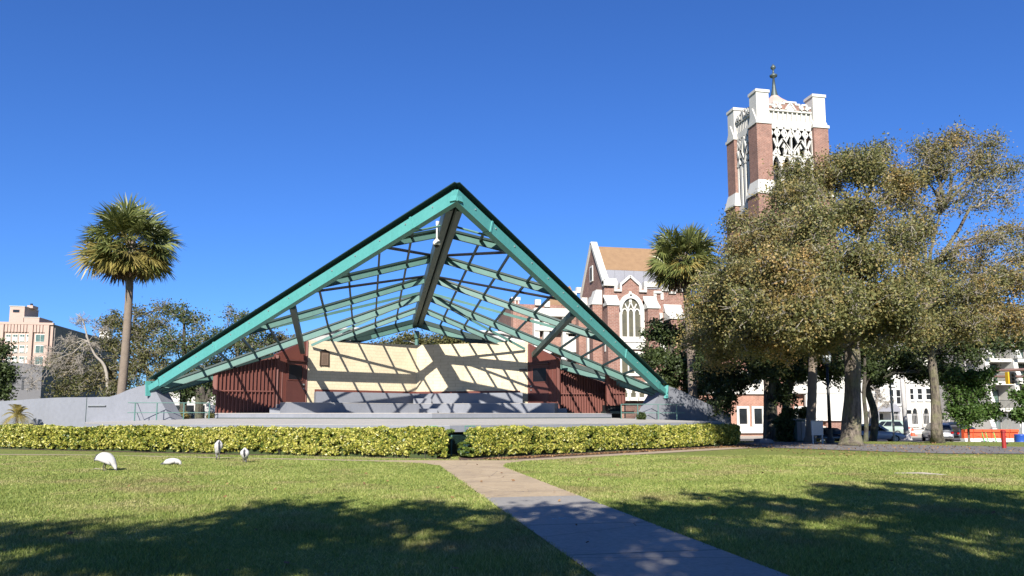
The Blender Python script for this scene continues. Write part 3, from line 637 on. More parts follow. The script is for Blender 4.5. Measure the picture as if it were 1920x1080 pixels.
# ------------------------------------------------------------------ trees
def curve(a, b, sag, k=6, jit=.0):
    a = np.array(a, float); b = np.array(b, float); L_ = np.linalg.norm(b-a)
    off = RNG.normal(0, jit*L_, (k+1, 3)); off[0] = off[-1] = 0
    return [a+(b-a)*(i/k)+V3(0, 0, sag*sin(pi*i/k)*L_)+off[i] for i in range(k+1)]
def tree(name, label, trunk, tr, clumps, bark, leafm, twigm=None, lsize=.13, nsub=22, nleaf=60, spread=.35, group=None, limb_r=.10, cat='tree', bare=0., starts=None, twigs=2):
    o = thing(name, trunk[0], label, cat, group)
    tb = MB(); pts = [np.array(p, float) for p in trunk]
    Q = []; R = []
    for i in range(len(pts)-1):
        p0 = pts[max(i-1, 0)]; p1 = pts[i]; p2 = pts[i+1]; p3 = pts[min(i+2, len(pts)-1)]
        for t in np.linspace(0, 1, 6)[:-1]:
            Q.append(.5*((2*p1)+(-p0+p2)*t+(2*p0-5*p1+4*p2-p3)*t*t+(-p0+3*p1-3*p2+p3)*t**3)); R.append(tr[i]*(1-t)+tr[i+1]*t)
    Q.append(pts[-1]); R.append(tr[-1])
    tb.tube(Q, R, 18)
    for i in range(len(Q)):
        for j in range(18):
            a_ = 2*pi*j/18; q = 1+.07*sin(3*a_+i*.31+pts[0][0])+.05*sin(5*a_-i*.22)+.03*sin(2*a_+i*.9)+(.16*max(0, 1-i/4)*sin(4*a_+1))
            v = np.array(tb.v[i*18+j]); tb.v[i*18+j] = tuple(Q[i]+(v-Q[i])*q)
    lb = MB(); tw = MB(); LC = []
    nT = len(pts)
    for ci, c in enumerate(clumps):
        c0 = np.array(c[:3], float); r = np.array(c[3:6], float); dens = c[6] if len(c) > 6 else 1.
        # origin on the trunk: highest point that is below the clump
        i0 = nT-1
        while i0 > nT//2 and pts[i0][2] > c0[2]-.3*abs(c0[0]-pts[i0][0]): i0 -= 1
        st = pts[i0]; Ld = np.linalg.norm(c0-st)
        lim = curve(st, c0, .10, 6, .035); rr = limb_r*(.5+.09*Ld)
        lb.tube(lim, [rr*(1-.75*i/6) for i in range(7)], 7, False)
        ns = max(3, int(nsub*dens))
        for k in range(ns):
            v = RNG.normal(size=3); v /= np.linalg.norm(v); v *= RNG.uniform(.35, 1)**.6
            tgt = c0+v*r; src = lim[int(RNG.integers(3, 7))] if RNG.random() < .75 else lim[-1]
            br = curve(src, tgt, .06, 5, .07)
            (lb if k % 3 == 0 else tw).tube(br, [max(.012, rr*.28*(1-.8*i/5)) for i in range(6)], 4, False)
            P = np.array(br)
            for q in range(twigs*3):
                s0 = P[int(RNG.integers(2, 6))]; e = s0+RNG.normal(0, .3, 3)*np.mean(r)*.5; mid = (s0+e)/2+RNG.normal(0, .06, 3)
                tw.tube([s0, mid, e], [.014, .010, .004], 3, False)
                nl = int(nleaf/(twigs*3)*dens)
                if RNG.random() > bare and nl > 0:
                    t = RNG.uniform(.1, 1.15, (nl, 1)); LC.append(s0+(e-s0)*t+RNG.normal(0, spread*.45, (nl, 3)))
    tb.build('trunk', bark, o, True); lb.build('limbs', bark, o, True); tw.build('twigs', twigm or bark, o)
    if LC:
        C = np.concatenate(LC); fastmesh('foliage', leafquads(C, lsize, 1.6, .3), 4, leafm, o)
        print(name, len(C))
    return o
def pxclumps(lst, d, base):     # (px, py, ddepth, r_px, [dens]) -> world ellipsoids around depth d
    r = []
    for q in lst:
        p = atd(q[0], q[1], d+q[2]); R = q[3]*(d+q[2])/F
        r.append((*p, R, R, R*.72, *(q[4:5])))
    return r

# big autumn oak (trunk at px 1597)
d1 = 39.; b = atz(1597, 836); 
def TP(px, py, d): return atd(px, py, d)
tk = [V3(b[0], b[1], -.15), TP(1597, 815, d1), TP(1599, 760, d1), TP(1598, 700, d1), TP(1597, 640, d1), TP(1600, 590, d1), TP(1612, 520, d1), TP(1622, 440, d1)]
oak1 = tree('oak_tree', 'thick-trunked oak with rust and olive leaves nearest the lawn', tk, [.66, .5, .42, .385, .37, .33, .2, .1],
    pxclumps([(1480, 370, 0, 55), (1550, 330, 1.5, 55), (1620, 310, -1, 50), (1440, 440, -3, 55), (1520, 430, -6, 62), (1600, 400, -5, 62), (1680, 350, 1, 48), (1390, 470, -1, 42), (1380, 520, -6, 55), (1460, 510, -9, 66), (1540, 510, -8, 66),
              (1620, 490, -8, 64), (1690, 440, -3, 52, .6), (1340, 570, -4, 50), (1420, 580, -9, 62), (1500, 590, -10, 62), (1570, 570, -9, 58), (1650, 570, -8, 60), (1720, 520, -5, 54, .7), (1345, 620, -2, 38, .8), (1700, 610, -6, 48), (1640, 640, -6, 42, .6), (1460, 640, -6, 44, .8), (1530, 640, -3, 45), (1310, 590, 1, 36, .8), (1330, 530, 0, 38, .7),
              (1375, 420, 1, 28, .6), (1350, 660, 0, 36, .8), (1400, 640, -5, 46, .9), (1720, 440, -1, 48, .7), (1690, 560, -8, 50, .8), (1590, 300, 1, 32, .6), (1650, 290, 1, 30, .6), (1480, 320, 1, 32, .6), (1300, 640, 0, 30, .6)], d1, b),
    BARK, LEAF_BRN, BARKP, .076, 32, 210, .62, 'oaks beside the park walk', .11, twigs=4)
# second autumn oak behind right (trunk px 1755)
d2 = 42.; b = atz(1757, 830)
tk = [V3(b[0], b[1], -.2), TP(1756, 810, d2), TP(1755, 760, d2), TP(1750, 700, d2), TP(1742, 640, d2), TP(1730, 580, d2), TP(1740, 500, d2), TP(1762, 400, d2)]
tree('oak_tree', 'tall open-crowned oak with pale branches against the sky, right of the thick-trunked oak', tk, [.40, .30, .25, .22, .18, .13, .08, .04],
    pxclumps([(1770, 300, 0, 52, .8), (1840, 310, 1, 50, .7), (1720, 330, 2, 45, .6), (1800, 375, -1, 60, .55), (1880, 370, 2, 50, .5), (1730, 410, 1, 45, .5), (1870, 450, 0, 55, .55), (1800, 470, -1, 50, .5), (1900, 530, -1, 50, 1), (1830, 550, -2, 55, 1), (1760, 560, 1, 50, .9),
              (1890, 600, -1, 50), (1810, 610, -2, 50), (1740, 620, -1, 45), (1950, 480, 0, 60, .8), (1960, 600, 0, 60), (1740, 275, 1, 34, .6), (1790, 262, 0, 32, .6), (1850, 275, 1, 34, .5), (1890, 320, 2, 36, .5), (1690, 380, 1, 40, .6), (1760, 520, 0, 48, .8), (1700, 480, 1, 44, .7), (1840, 500, 1, 48, .7), (1910, 440, 1, 40, .6)], d2, b),
    BARK, LEAF_BRN, BARKP, .076, 32, 145, .62, 'oaks beside the park walk', .11, twigs=4)
# dark live oak with double trunk (px 1450)
d3 = 47.; b = atz(1447, 826)
b = atd(1448, 824, d3)
tk = [V3(b[0], b[1], -.3), TP(1449, 800, d3), TP(1447, 750, d3), TP(1452, 700, d3), TP(1455, 650, d3), TP(1450, 600, d3)]
o3 = tree('live_oak', 'dark leafy evergreen oak with twin trunks behind the right hedge', tk, [.45, .36, .3, .26, .22, .15],
    pxclumps([(1340, 640, 2, 50), (1400, 660, 0, 55), (1460, 650, -1, 50), (1520, 640, 1, 50), (1370, 715, 1, 45), (1430, 690, -2, 40), (1490, 700, 0, 40), (1330, 700, 2, 40, .9), (1380, 600, 2, 50), (1560, 700, 1, 40, .9), (1540, 660, 0, 45), (1345, 755, 1, 32, .9), (1470, 745, 0, 28, .7),(1600,660,3,45),(1570,610,3,50)], d3, b),
    BARKD, LEAF_DARK, BARKD, .12, 24, 130, .4, None, .16)
B('second_trunk', BARKD, o3, lambda m: m.tube([V3(b[0]+.9, b[1], -.4), TP(1476, 800, d3), TP(1474, 750, d3), TP(1490, 690, d3), TP(1510, 650, d3)], [.4, .3, .26, .22, .12], 10), True)
# green tree left of the right palm
d4 = 56.; b = atd(1262, 800, d4)
tree('live_oak', 'rounded dark green tree between the church front and the right palm', [V3(b[0], b[1], -.3), TP(1262, 740, d4), TP(1258, 680, d4), TP(1262, 620, d4)], [.3, .24, .2, .12],
    pxclumps([(1240, 620, 0, 38), (1290, 625, 1, 36), (1225, 670, 0, 36), (1275, 680, -1, 42), (1320, 680, 1, 40), (1250, 720, 0, 32), (1300, 730, 0, 36), (1330, 600, 2, 36), (1340, 650, 2, 36)], d4, b),
    BARKD, LEAF_DARK, BARKD, .13, 24, 120, .42, None, .13)
# dark oaks further right, behind
d5 = 54.; b = atd(1632, 822, d5)
tree('live_oak', 'broad dark evergreen oak behind the open-crowned oak by the street', [V3(b[0], b[1], -1), TP(1640, 780, d5), TP(1626, 720, d5), TP(1640, 660, d5), TP(1660, 620, d5)], [.3, .25, .22, .2, .12],
    pxclumps([(1640, 660, 0, 45), (1700, 670, 0, 40), (1600, 690, 0, 32), (1690, 620, 1, 50), (1750, 640, 1, 45), (1800, 660, 0, 50), (1850, 640, 0, 45), (1800, 710, 0, 36), (1770, 700, -2, 30), (1900, 640, 2, 45), (1650, 710, 0, 26, .8), (1720, 700, 0, 24, .8),(1620,600,2,50),(1690,560,2,50),(1790,590,2,50),(1870,580,2,50)], d5, b),
    BARKD, LEAF_DARK, BARKD, .13, 22, 105, .42, None, .13)
# small dense young tree
d6 = 46.; b = atz(1817, 829); b = atd(1817, 829, d6)
tree('young_tree', 'small dense bright green tree staked beside the parked cars', [V3(b[0], b[1], b[2]-.3), TP(1816, 810, d6), TP(1815, 780, d6), TP(1812, 740, d6)], [.09, .07, .07, .04],
    pxclumps([(1800, 740, 0, 30), (1835, 735, 0, 30), (1790, 775, 0, 28), (1820, 780, -1, 30), (1855, 770, 0, 26), (1815, 710, 0, 28), (1845, 705, 0, 24), (1790, 710, 1, 26)], d6, b),
    BARK, LEAF_GRN, BARKD, .10, 22, 85, .3, None, .06)
d7 = 44.; b = atd(1935, 835, d7)
tree('young_tree', 'leafy green tree cut by the right edge of the photo', [V3(b[0], b[1], b[2]-.5), TP(1932, 800, d7), TP(1930, 770, d7)], [.1, .08, .06],
    pxclumps([(1915, 745, 0, 22), (1945, 720, 0, 30), (1912, 775, 0, 20), (1945, 770, 0, 26)], d7, b), BARK, LEAF_GRN, BARKD, .11, 20, 70, .3, None, .06)
# slim lichened tree behind the big trunk
d8 = 45.
b = atd(1622, 826, d8)
tree('slim_tree', 'slim dark tree standing just right of the thick oak trunk', [V3(b[0], b[1], b[2]-.3), TP(1624, 790, d8), TP(1620, 740, d8), TP(1622, 690, d8), TP(1618, 640, d8)], [.16, .12, .11, .09, .06],
    pxclumps([(1618, 650, 0, 24), (1640, 690, 0, 20), (1600, 700, 0, 18)], d8, b), BARKD, LEAF_DARK, BARKD, .11, 14, 60, .3, None, .07)

# left background trees
dl = 62.
b = atd(205, 770, dl)
tree('bare_tree', 'leaning bare-limbed tree between the pink hotel and the left palm', [V3(b[0], b[1], -.1), TP(200, 700, dl), TP(178, 665, dl), TP(166, 640, dl), TP(155, 600, dl), TP(142, 588, dl)], [.15, .12, .09, .07, .05, .02],
    pxclumps([(150, 600, 0, 20, .8), (125, 640, 0, 26, .8), (175, 650, 0, 24, .7), (110, 690, 0, 26, .7), (150, 690, -1, 30, .8), (190, 620, 0, 22, .6), (95, 660, 0, 22, .6), (60, 690, -1, 26, .7), (60, 720, -2, 26, .6)], dl, b),
    BARKP, LEAF_OLIVE, BARKP, .08, 24, 14, .4, None, .045, bare=.35, twigs=5)
def big(name, label, base, d, top, cl, leaf, tbark=BARKD, ls=.14, nl=105, ns=22, **k):
    b = atd(*base, d)
    return tree(name, label, [V3(b[0], b[1], -.1), atd(base[0], base[1]-50, d), atd((base[0]+top[0])/2, (base[1]+top[1])/2, d), atd(*top, d)], [.3, .24, .18, .08], pxclumps(cl, d, b), tbark, leaf, k.pop('tw', tbark), ls*.85, ns, nl, .6, None, .10, twigs=k.pop('twigs', 4), bare=k.pop('bare', .28), **k)
big('live_oak', 'spreading olive-green oak behind the left palm trunk', (290, 770), 64, (250, 600),
    [(205, 600, 0, 26, .8), (240, 610, 0, 26, .7), (270, 620, 0, 40), (230, 650, 0, 36), (290, 660, -1, 42), (200, 700, 0, 36), (250, 700, -1, 40), (310, 700, -1, 36), (190, 640, 0, 22, .6), (300, 610, 0, 30, .7), (160, 720, -2, 34), (140, 650, 1, 20, .5), (260, 585, 1, 22, .5), (310, 580, 1, 24, .6), (220, 735, -2, 30), (280, 735, -2, 30), (120, 690, 1, 34), (110, 730, 0, 30)], LEAF_OLIVE, tw=BARKP)
big('live_oak', 'dark-limbed ragged oak left of the canopy foot', (345, 770), 60, (345, 600),
    [(335, 590, 0, 26, .7), (370, 600, 0, 24, .5), (320, 640, 0, 36, .9), (360, 650, 0, 36, .9), (400, 640, 0, 36, .8), (350, 700, -1, 40), (400, 690, 0, 38), (320, 720, -1, 30), (385, 740, 0, 30)], LEAF_OAK, tw=BARKP)
big('live_oak', 'thin-topped oak rising above the left canopy beam', (455, 770), 60, (440, 590),
    [(430, 590, 0, 24, .4), (465, 600, 0, 26, .7), (490, 610, 0, 24, .6), (440, 640, 0, 34, .9), (480, 650, 0, 34, .9), (410, 630, 0, 26, .6), (430, 700, 0, 34), (470, 700, 0, 34)], LEAF_OAK, tw=BARKP)
big('live_oak', 'low olive oak seen through the left side of the canopy', (540, 770), 62, (530, 660),
    [(520, 640, 0, 26), (550, 650, 0, 26), (500, 670, 0, 30), (540, 690, 0, 30), (580, 665, 0, 24)], LEAF_OLIVE)
big('live_oak', 'leafy oak top showing over the centre of the cream wall', (800, 770), 62, (800, 680),
    [(740, 650, 0, 24), (770, 640, 0, 24), (800, 645, 0, 26), (835, 640, 0, 24), (865, 645, 0, 24), (715, 655, 0, 18), (885, 655, 0, 18), (790, 680, 0, 36), (840, 685, 0, 36), (740, 690, 0, 36)], LEAF_OLIVE)
big('live_oak', 'dark oak leaning under the left canopy foot', (375, 780), 52, (395, 725),
    [(400, 710, 0, 22, .9), (350, 730, 0, 18, .8), (420, 735, 0, 16, .6)], LEAF_DARK)
big('dark_tree', 'dark leafy tree cut by the left edge of the photo', (-10, 770), 50, (-5, 680),
    [(-5, 660, 0, 22), (5, 700, 0, 20), (-15, 690, 0, 24), (0, 735, 0, 22)], LEAF_DARK)
big('leafless_tree', 'pale leafless tree in front of the white apartment house', (1635, 818), 72, (1645, 740),
    [(1650, 740, 0, 20, .8), (1665, 755, 0, 18, .8), (1640, 730, 0, 14, .7)], LEAF_OLIVE, BARKP, nl=13, bare=.95, twigs=5)
# shade trees behind the viewer
def shadetree(x, y, zc, R, label, n=44):
    cl = []
    for i in range(n):
        a = i*2.39996+RNG.normal(0, .12); rr = R*sqrt((i+.5)/n)*RNG.uniform(.93, 1.07); h = zc+RNG.uniform(-1.2, 2.6)*(1-.5*(rr/R)**2)
        cl.append((x+rr*cos(a), y+rr*sin(a), h, 1.5, 1.5, .9))
    tree('shade_oak', label, [V3(x, y-1, 0), V3(x, y-1, 2), V3(x+.2, y-.8, 4), V3(x+.1, y-.5, 5.5), V3(x, y, zc)], [.6, .45, .4, .35, .15], cl, BARK, LEAF_OAK, BARK, .17, 12, 48, .42, 'shade trees beside the viewer', .14)
k_ = 1/math.tan(ELEV)
def sh(xs, ys, z): return xs-sin(AZ)*k_*z, ys-cos(AZ)*k_*z
x, y = sh(-3.4, -21.3, 9.0); shadetree(x, y, 8.6, 7.6, 'spreading oak whose shade falls across the near path', 46)
x, y = sh(7.4, -21.2, 9.4); shadetree(x, y, 9.0, 8.2, 'spreading oak whose shade falls on the lawn right of the path', 58)
x, y = sh(18.5, -22.4, 9.0); shadetree(x, y, 8.6, 6.4, 'spreading oak whose shade falls at the right edge of the lawn', 26)
x, y = sh(-13.5, -26.2, 9.0); shadetree(x, y, 8.6, 6.2, 'spreading oak whose shade falls on the left of the lawn', 26)

# ------------------------------------------------------------------ palms
def palm(name, label, base, top, r0, r1, nf=70, L0=1.55, fan=1.05, seed=1, group='cabbage palms', skirt=True):
    rg = np.random.default_rng(seed); base = np.array(base, float); top = np.array(top, float)
    o = thing(name, base, label, 'palm tree', group)
    pts = [base+(top-base)*t+V3(.12*sin(pi*t), 0, 0) for t in np.linspace(0, 1, 40)]
    B('trunk', PALMT, o, lambda m: m.tube(pts, [r0*(1.25 if t < .04 else 1)*(1-t)+r1*t+.012*(i % 2) for i, t in enumerate(np.linspace(0, 1, 40))], 12), True)
    B('bud', PALMT, o, lambda m: m.tube([top+V3(0, 0, -.9), top+V3(0, 0, -.3), top+V3(0, 0, .35), top+V3(0, 0, .8)], [r1*1.1, r1*1.7, r1*1.4, .05], 10))
    green = []; yel = []; dead = []; pet = MB()
    for i in range(nf):
        f = i/nf; el = math.asin(max(-.93, min(.99, .99-1.92*f)))+rg.normal(0, .12); az = i*2.39996+rg.normal(0, .2)
        D = V3(cos(az)*cos(el), sin(az)*cos(el), sin(el)); Ls = L0*rg.uniform(.8, 1.12)*(1.12 if el > .5 else 1.08 if el > -.3 else .92 if el > -.75 else .7)
        hub = top+D*Ls+V3(0, 0, -.07*Ls*Ls*cos(el)); st = top+V3(0, 0, -.25*f)
        pet.tube([st, (st+hub)/2+V3(0, 0, .12*cos(el)), hub], [.035, .025, .015], 4, False)
        ax = nrm(nrm(hub-(st+hub)/2)+V3(0, 0, -.10-.38*cos(el)*(el < .5)))
        sd = nrm(np.cross(ax, V3(0, 0, 1))+1e-4); up = nrm(np.cross(sd, ax)); rl = rg.normal(0, .6); sd, up = sd*cos(rl)+up*sin(rl), up*cos(rl)-sd*sin(rl)
        lst = dead if el < radians(-50) else (yel if (el < radians(-8) and rg.random() < .75) else green)
        nb = 40; FL = fan*rg.uniform(.85, 1.15)
        for j in range(nb):
            a = (j/(nb-1)-.5)*radians(250); l = FL*(.62+.38*cos(a/2))*rg.uniform(.85, 1.08)
            fold = .35*abs(sin(a))
            dr = nrm(ax*cos(a)+sd*sin(a)+up*(.28-fold*.4)+rg.normal(0, .05, 3)); p1 = hub+dr*l*.55
            dr2 = nrm(dr+V3(0, 0, -rg.uniform(.25, .8))); p2 = p1+dr2*l*.45
            wv = nrm(np.cross(dr, up+rg.normal(0, .3, 3)))*.036*(fan/1.05)
            lst.append((hub, p1-wv, p2, p1+wv))
    pet.build('leaf_stalks', FRONDY, o)
    for nm, ls, mt in (('green_fronds', green, FROND), ('yellow_fronds', yel, FRONDY), ('dead_fronds', dead, FRONDD)):
        if ls: fastmesh(nm, np.array(ls).reshape(-1, 3), 4, mt, o)
    return o
palm('cabbage_palm', 'tall cabbage palm with a round crown standing alone left of the bandshell', (-17.95, 21.8, 0), atd(246, 466, 45), .27, .2, 92, 1.68, 1.5, 3)
palm('cabbage_palm', 'cabbage palm with a shaggy crown in front of the brick church', (19.25, 21.6, 0), atd(1283, 492, 52), .33, .24, 88, 1.55, 1.55, 5)
p5 = atd(1518, 826, 43); palm('cabbage_palm', 'slender straight palm trunk beside the white notice board', (p5[0], p5[1], p5[2]-.2), atd(1522, 560, 43), .27, .2, 36, 1.2, 1.0, 8)
p6 = atd(1436, 822, 52); palm('cabbage_palm', 'pale palm trunk hidden among the leaves above the twin-trunked oak', (p6[0], p6[1], p6[2]-.5), atd(1433, 540, 52), .22, .18, 30, 1.2, 1.0, 9)
# pygmy date palm at the far left
def pygmy():
    c = on(30, 792, (-14.3, 13.2), (-24, 18.2)); o = thing('pygmy_palm', (c[0], c[1], 0), 'small feathery palm drooping in front of the left grey wall', 'palm')
    B('trunk', PALMT, o, lambda m: m.tube([V3(c[0], c[1], 0), V3(c[0]+.05, c[1], 1.55)], [.09, .07], 8)); top = V3(c[0]+.05, c[1], 1.55)
    q = []
    for i in range(34):
        az = i*2.4; el = radians(RNG.uniform(5, 75)); L_ = RNG.uniform(.75, 1.1); P = []
        for t in np.linspace(0, 1, 14):
            P.append(top+V3(cos(az)*cos(el), sin(az)*cos(el), sin(el))*L_*t+V3(0, 0, -1.0*t*t*L_*cos(el)))
        for j in range(2, 14):
            d = nrm(P[j]-P[j-1]); sd = nrm(np.cross(d, V3(0, 0, 1)))
            for s in (-1, 1):
                for o2 in (0, .5):
                    p = P[j-1]+(P[j]-P[j-1])*o2; e = p+(sd*s+d*.5+V3(0, 0, -.35))*.2; wv = d*.012; q.append((p-wv, e, e, p+wv))
    fastmesh('fronds', np.array(q).reshape(-1, 3), 4, FRONDY, o)
pygmy()

# ------------------------------------------------------------------ birds
def bird(loc, az, pts, rad, label, head=True, legs=None, bill=None, tail=None, wing=None):
    o = thing('wading_bird', loc, label, 'bird', 'white wading birds feeding on the lawn'); loc = np.array(loc, float)
    f = V3(cos(az), sin(az), 0); r = V3(-sin(az), cos(az), 0)
    T = lambda p: loc+f*p[0]+r*(p[1] if len(p) > 2 else 0)+V3(0, 0, p[-1])
    # smooth catmull-rom resample
    P = [np.array(p, float) for p in pts]; Q = []; R = []
    for i in range(len(P)-1):
        p0 = P[max(i-1, 0)]; p1 = P[i]; p2 = P[i+1]; p3 = P[min(i+2, len(P)-1)]
        for t in np.linspace(0, 1, 5)[:-1]:
            Q.append(.5*((2*p1)+(-p0+p2)*t+(2*p0-5*p1+4*p2-p3)*t*t+(-p0+3*p1-3*p2+p3)*t**3)); R.append(rad[i]*(1-t)+rad[i+1]*t)
    Q.append(P[-1]); R.append(rad[-1])
    B('body', FEATH, o, lambda m: m.tube([T(q) for q in Q], R, 14, True), True)
    if bill: B('bill', BEAK, o, lambda m: m.tube([T(p) for p in bill], [.02, .015, .004], 8), True)
    if tail: B('tail_feathers', FEATHG, o, lambda m: m.tube([T(p) for p in tail], [.02, .045, .03, .005][:len(tail)], 8), True)
    if wing: 
        for s in (-1, 1): B('wing', FEATH, o, lambda m: m.tube([T((p[0], s*p[1], p[2])) for p in wing], [.02, .085, .09, .05, .015], 10), True)
    if legs:
        for s in (-1, 1): B('leg', BEAK, o, lambda m: m.tube([T((legs[0][0], s*.045, legs[0][1])), T((legs[1][0], s*.05, legs[1][1])), T((legs[2][0], s*.05, .0)), T((legs[2][0]+.06, s*.05, .012))], [.02, .014, .014, .008], 6))
    return o
RTA = -YAW   # azimuth pointing to image right
b1_ = atz(203, 884)
bird((b1_[0], b1_[1], 0), RTA, [(-.36, .30), (-.30, .36), (-.18, .40), (-.04, .37), (.08, .28), (.16, .18), (.20, .10), (.205, .06)], [.02, .09, .145, .155, .12, .065, .045, .03], 'white wading bird bending right with its head down in the grass',
     legs=[(-.08, .25), (-.13, .13), (-.08, 0)], bill=[(.20, .08), (.24, .03), (.27, .005)], tail=[(-.22, .5), (-.34, .44), (-.40, .34), (-.41, .27)], wing=[(-.34, .10, .33), (-.22, .115, .38), (-.06, .12, .33), (.06, .10, .24), (.10, .08, .18)])
b2_ = atz(320, 873)
bird((b2_[0], b2_[1], 0), RTA+.1, [(-.22, .05), (-.16, .09), (-.05, .13), (.08, .14), (.2, .13), (.27, .10), (.29, .06), (.30, .04)], [.02, .07, .095, .10, .08, .055, .04, .03], 'white wading bird crouched flat in the grass with a dark tail tip',
     bill=[(.30, .05), (.34, .03), (.37, .02)], tail=[(-.14, .10), (-.24, .06), (-.32, .02)], wing=[(-.2, .06, .08), (-.1, .08, .12), (.02, .085, .13), (.12, .07, .13), (.18, .05, .12)])
b3_ = atz(408, 863)
bird((b3_[0], b3_[1], 0), YAW+1.75, [(-.06, .70), (-.08, .66), (-.07, .54), (-.02, .42), (.05, .31), (.10, .24), (.13, .17), (.14, .10)], [.02, .065, .105, .115, .095, .06, .045, .03], 'grey and white wading bird standing upright against the hedge',
     legs=[(0, .3), (-.03, .16), (.0, 0)], bill=[(.14, .11), (.17, .05), (.19, .01)], tail=[(-.10, .70), (-.15, .60), (-.16, .45), (-.12, .33)], wing=[(-.10, .04, .68), (-.09, .05, .58), (-.05, .055, .46), (.0, .05, .36), (.02, .04, .28)])
b4_ = atz(459, 868)
bird((b4_[0], b4_[1], 0), YAW+1.35, [(-.05, .50), (-.07, .46), (-.07, .38), (-.02, .28), (.05, .20), (.10, .14), (.13, .08), (.14, .04)], [.02, .065, .11, .12, .095, .06, .045, .03], 'white wading bird stooping tail-on, nearest the path',
     legs=[(0, .2), (-.03, .1), (.0, 0)], bill=[(.2, .06), (.24, .03), (.27, .01)], tail=[(-.07, .50), (-.15, .40), (-.17, .28), (-.12, .2)], wing=[(-.09, .045, .46), (-.09, .055, .38), (-.05, .06, .30), (.0, .055, .22), (.03, .04, .16)])
tg = atz(178, 882); tw_ = MB().tube([V3(tg[0]-.12, tg[1], .015), V3(tg[0]+.0, tg[1]+.02, .05), V3(tg[0]+.35, tg[1]-.1, .02)], [.008, .012, .006], 5).build('fallen_twig', BARKP)
tag(tw_, 'pale fallen twig in the grass beside the bending bird', 'twig')

# ------------------------------------------------------------------ church
ch = thing('church', (25, 50, -1), 'red brick gothic church with white stone trim and brown shingle roof', 'church')
cx0, cy0 = 20.5, 44.8; DP = 8.3; cx1 = 30.0; ZP = 15.2; GZ = -1.2
B('wall', BRICK, ch, lambda m: m.box(cx0, cx1, cy0, cy0+DP, GZ, 14.6))
zr = 20.0
B('gable', BRICK, ch, lambda m: m.prism([(cx0+.001, cy0+.02, 14.6), (cx0+.001, cy0+DP, 14.6), (cx0+.001, cy0+DP/2, zr)], (.5, 0, 0)))
B('roof', SHING, ch, lambda m: (m.prism([(cx0+.5, cy0+1.15, 16.7), (cx1, cy0+1.15, 16.7), (cx1, cy0+DP/2, zr-.15), (cx0+.5, cy0+DP/2, zr-.15)], (0, .15, -.1)), m.prism([(cx0+.5, cy0+DP+.2, 14.5), (cx1, cy0+DP+.2, 14.5), (cx1, cy0+DP/2, zr-.15), (cx0+.5, cy0+DP/2, zr-.15)], (0, -.1, -.1))))
B('roof_flashing', LEAD, ch, lambda m: [m.box(cx0+.5+i*1.05, cx0+1.53+i*1.05, cy0+1.12, cy0+1.3, 14.6, 16.68) for i in range(8)])
def coping(m):
    m.beam((cx0+.2, cy0-.1, 14.9), (cx0+.2, cy0+DP/2, zr+.2), .7, .35, up=(0, -1, 1), side=(1, 0, 0))
    m.beam((cx0+.2, cy0+DP+.1, 14.9), (cx0+.2, cy0+DP/2, zr+.2), .7, .35, up=(0, 1, 1), side=(1, 0, 0))
B('coping', WHITE, ch, coping)
yf = cy0
def XZ(px, py, y=yf): return on(px, py, (0, y), (10, y))
def quad(m, x0, x1, z0, z1, y=yf, t=.15): m.box(x0, x1, y-t, y+.05, z0, z1)
wcx = XZ(1182, 600)[0]; 
# crenellated parapet with raised centre
def parapet(m):
    x0 = cx0-.15
    segs = [(x0, x0+1.9, 15.35, 14.6), (x0+1.9, x0+2.15, 14.9, 13.9), (x0+1.9, x0+2.9, 14.2, 13.8)]
    m.box(x0, x0+1.45, yf-.35, yf+.3, 14.75, 15.3); m.box(x0+.1, x0+1.35, yf-.36, yf+.3, 15.3, 15.5); m.box(x0+1.15, x0+1.45, yf-.30, yf+.28, 14.2, 14.75); m.box(x0+1.45, x0+1.95, yf-.25, yf+.25, 14.2, 14.42)
    m.box(x0+1.75, x0+1.95, yf-.27, yf+.27, 14.42, 14.95)
    m.beam((x0+1.85, yf, 14.95), (wcx, yf, 15.85), .5, .24, side=(0, 1, 0)); m.beam((wcx, yf, 15.85), (2*wcx-x0-1.85, yf, 14.95), .5, .24, side=(0, 1, 0))
    x1 = 2*wcx-x0
    m.box(x1-1.95, x1-1.75, yf-.27, yf+.27, 14.42, 14.95); m.box(x1-1.95, x1-1.45, yf-.25, yf+.25, 14.2, 14.42); m.box(x1-1.45, x1, yf-.35, yf+.3, 14.75, 15.3)
    m.box(x1-1.45, x1-1.15, yf-.30, yf+.28, 14.2, 14.75)
    for i in range(2): 
        xx = x1+.5+i*1.6; m.box(xx, xx+.8, yf-.2, yf+.2, 14.4, 14.85); m.box(xx-.8, xx, yf-.2, yf+.2, 14.15, 14.4)
B('parapet', WHITE, ch, parapet)
B('parapet_infill', BRICK, ch, lambda m: m.prism([(cx0+1.75, yf-.02, 14.3), (2*wcx-cx0-1.75, yf-.02, 14.3), (2*wcx-cx0-1.75, yf-.02, 14.9), (wcx, yf-.02, 15.75), (cx0+1.75, yf-.02, 14.9)], (0, .3, 0)))
B('stone_cross', WHITE, ch, lambda m: (m.box(wcx-.14, wcx+.14, yf-.12, yf-.03, 13.1, 14.25), m.box(wcx-.5, wcx+.5, yf-.13, yf-.035, 13.55, 13.83)))
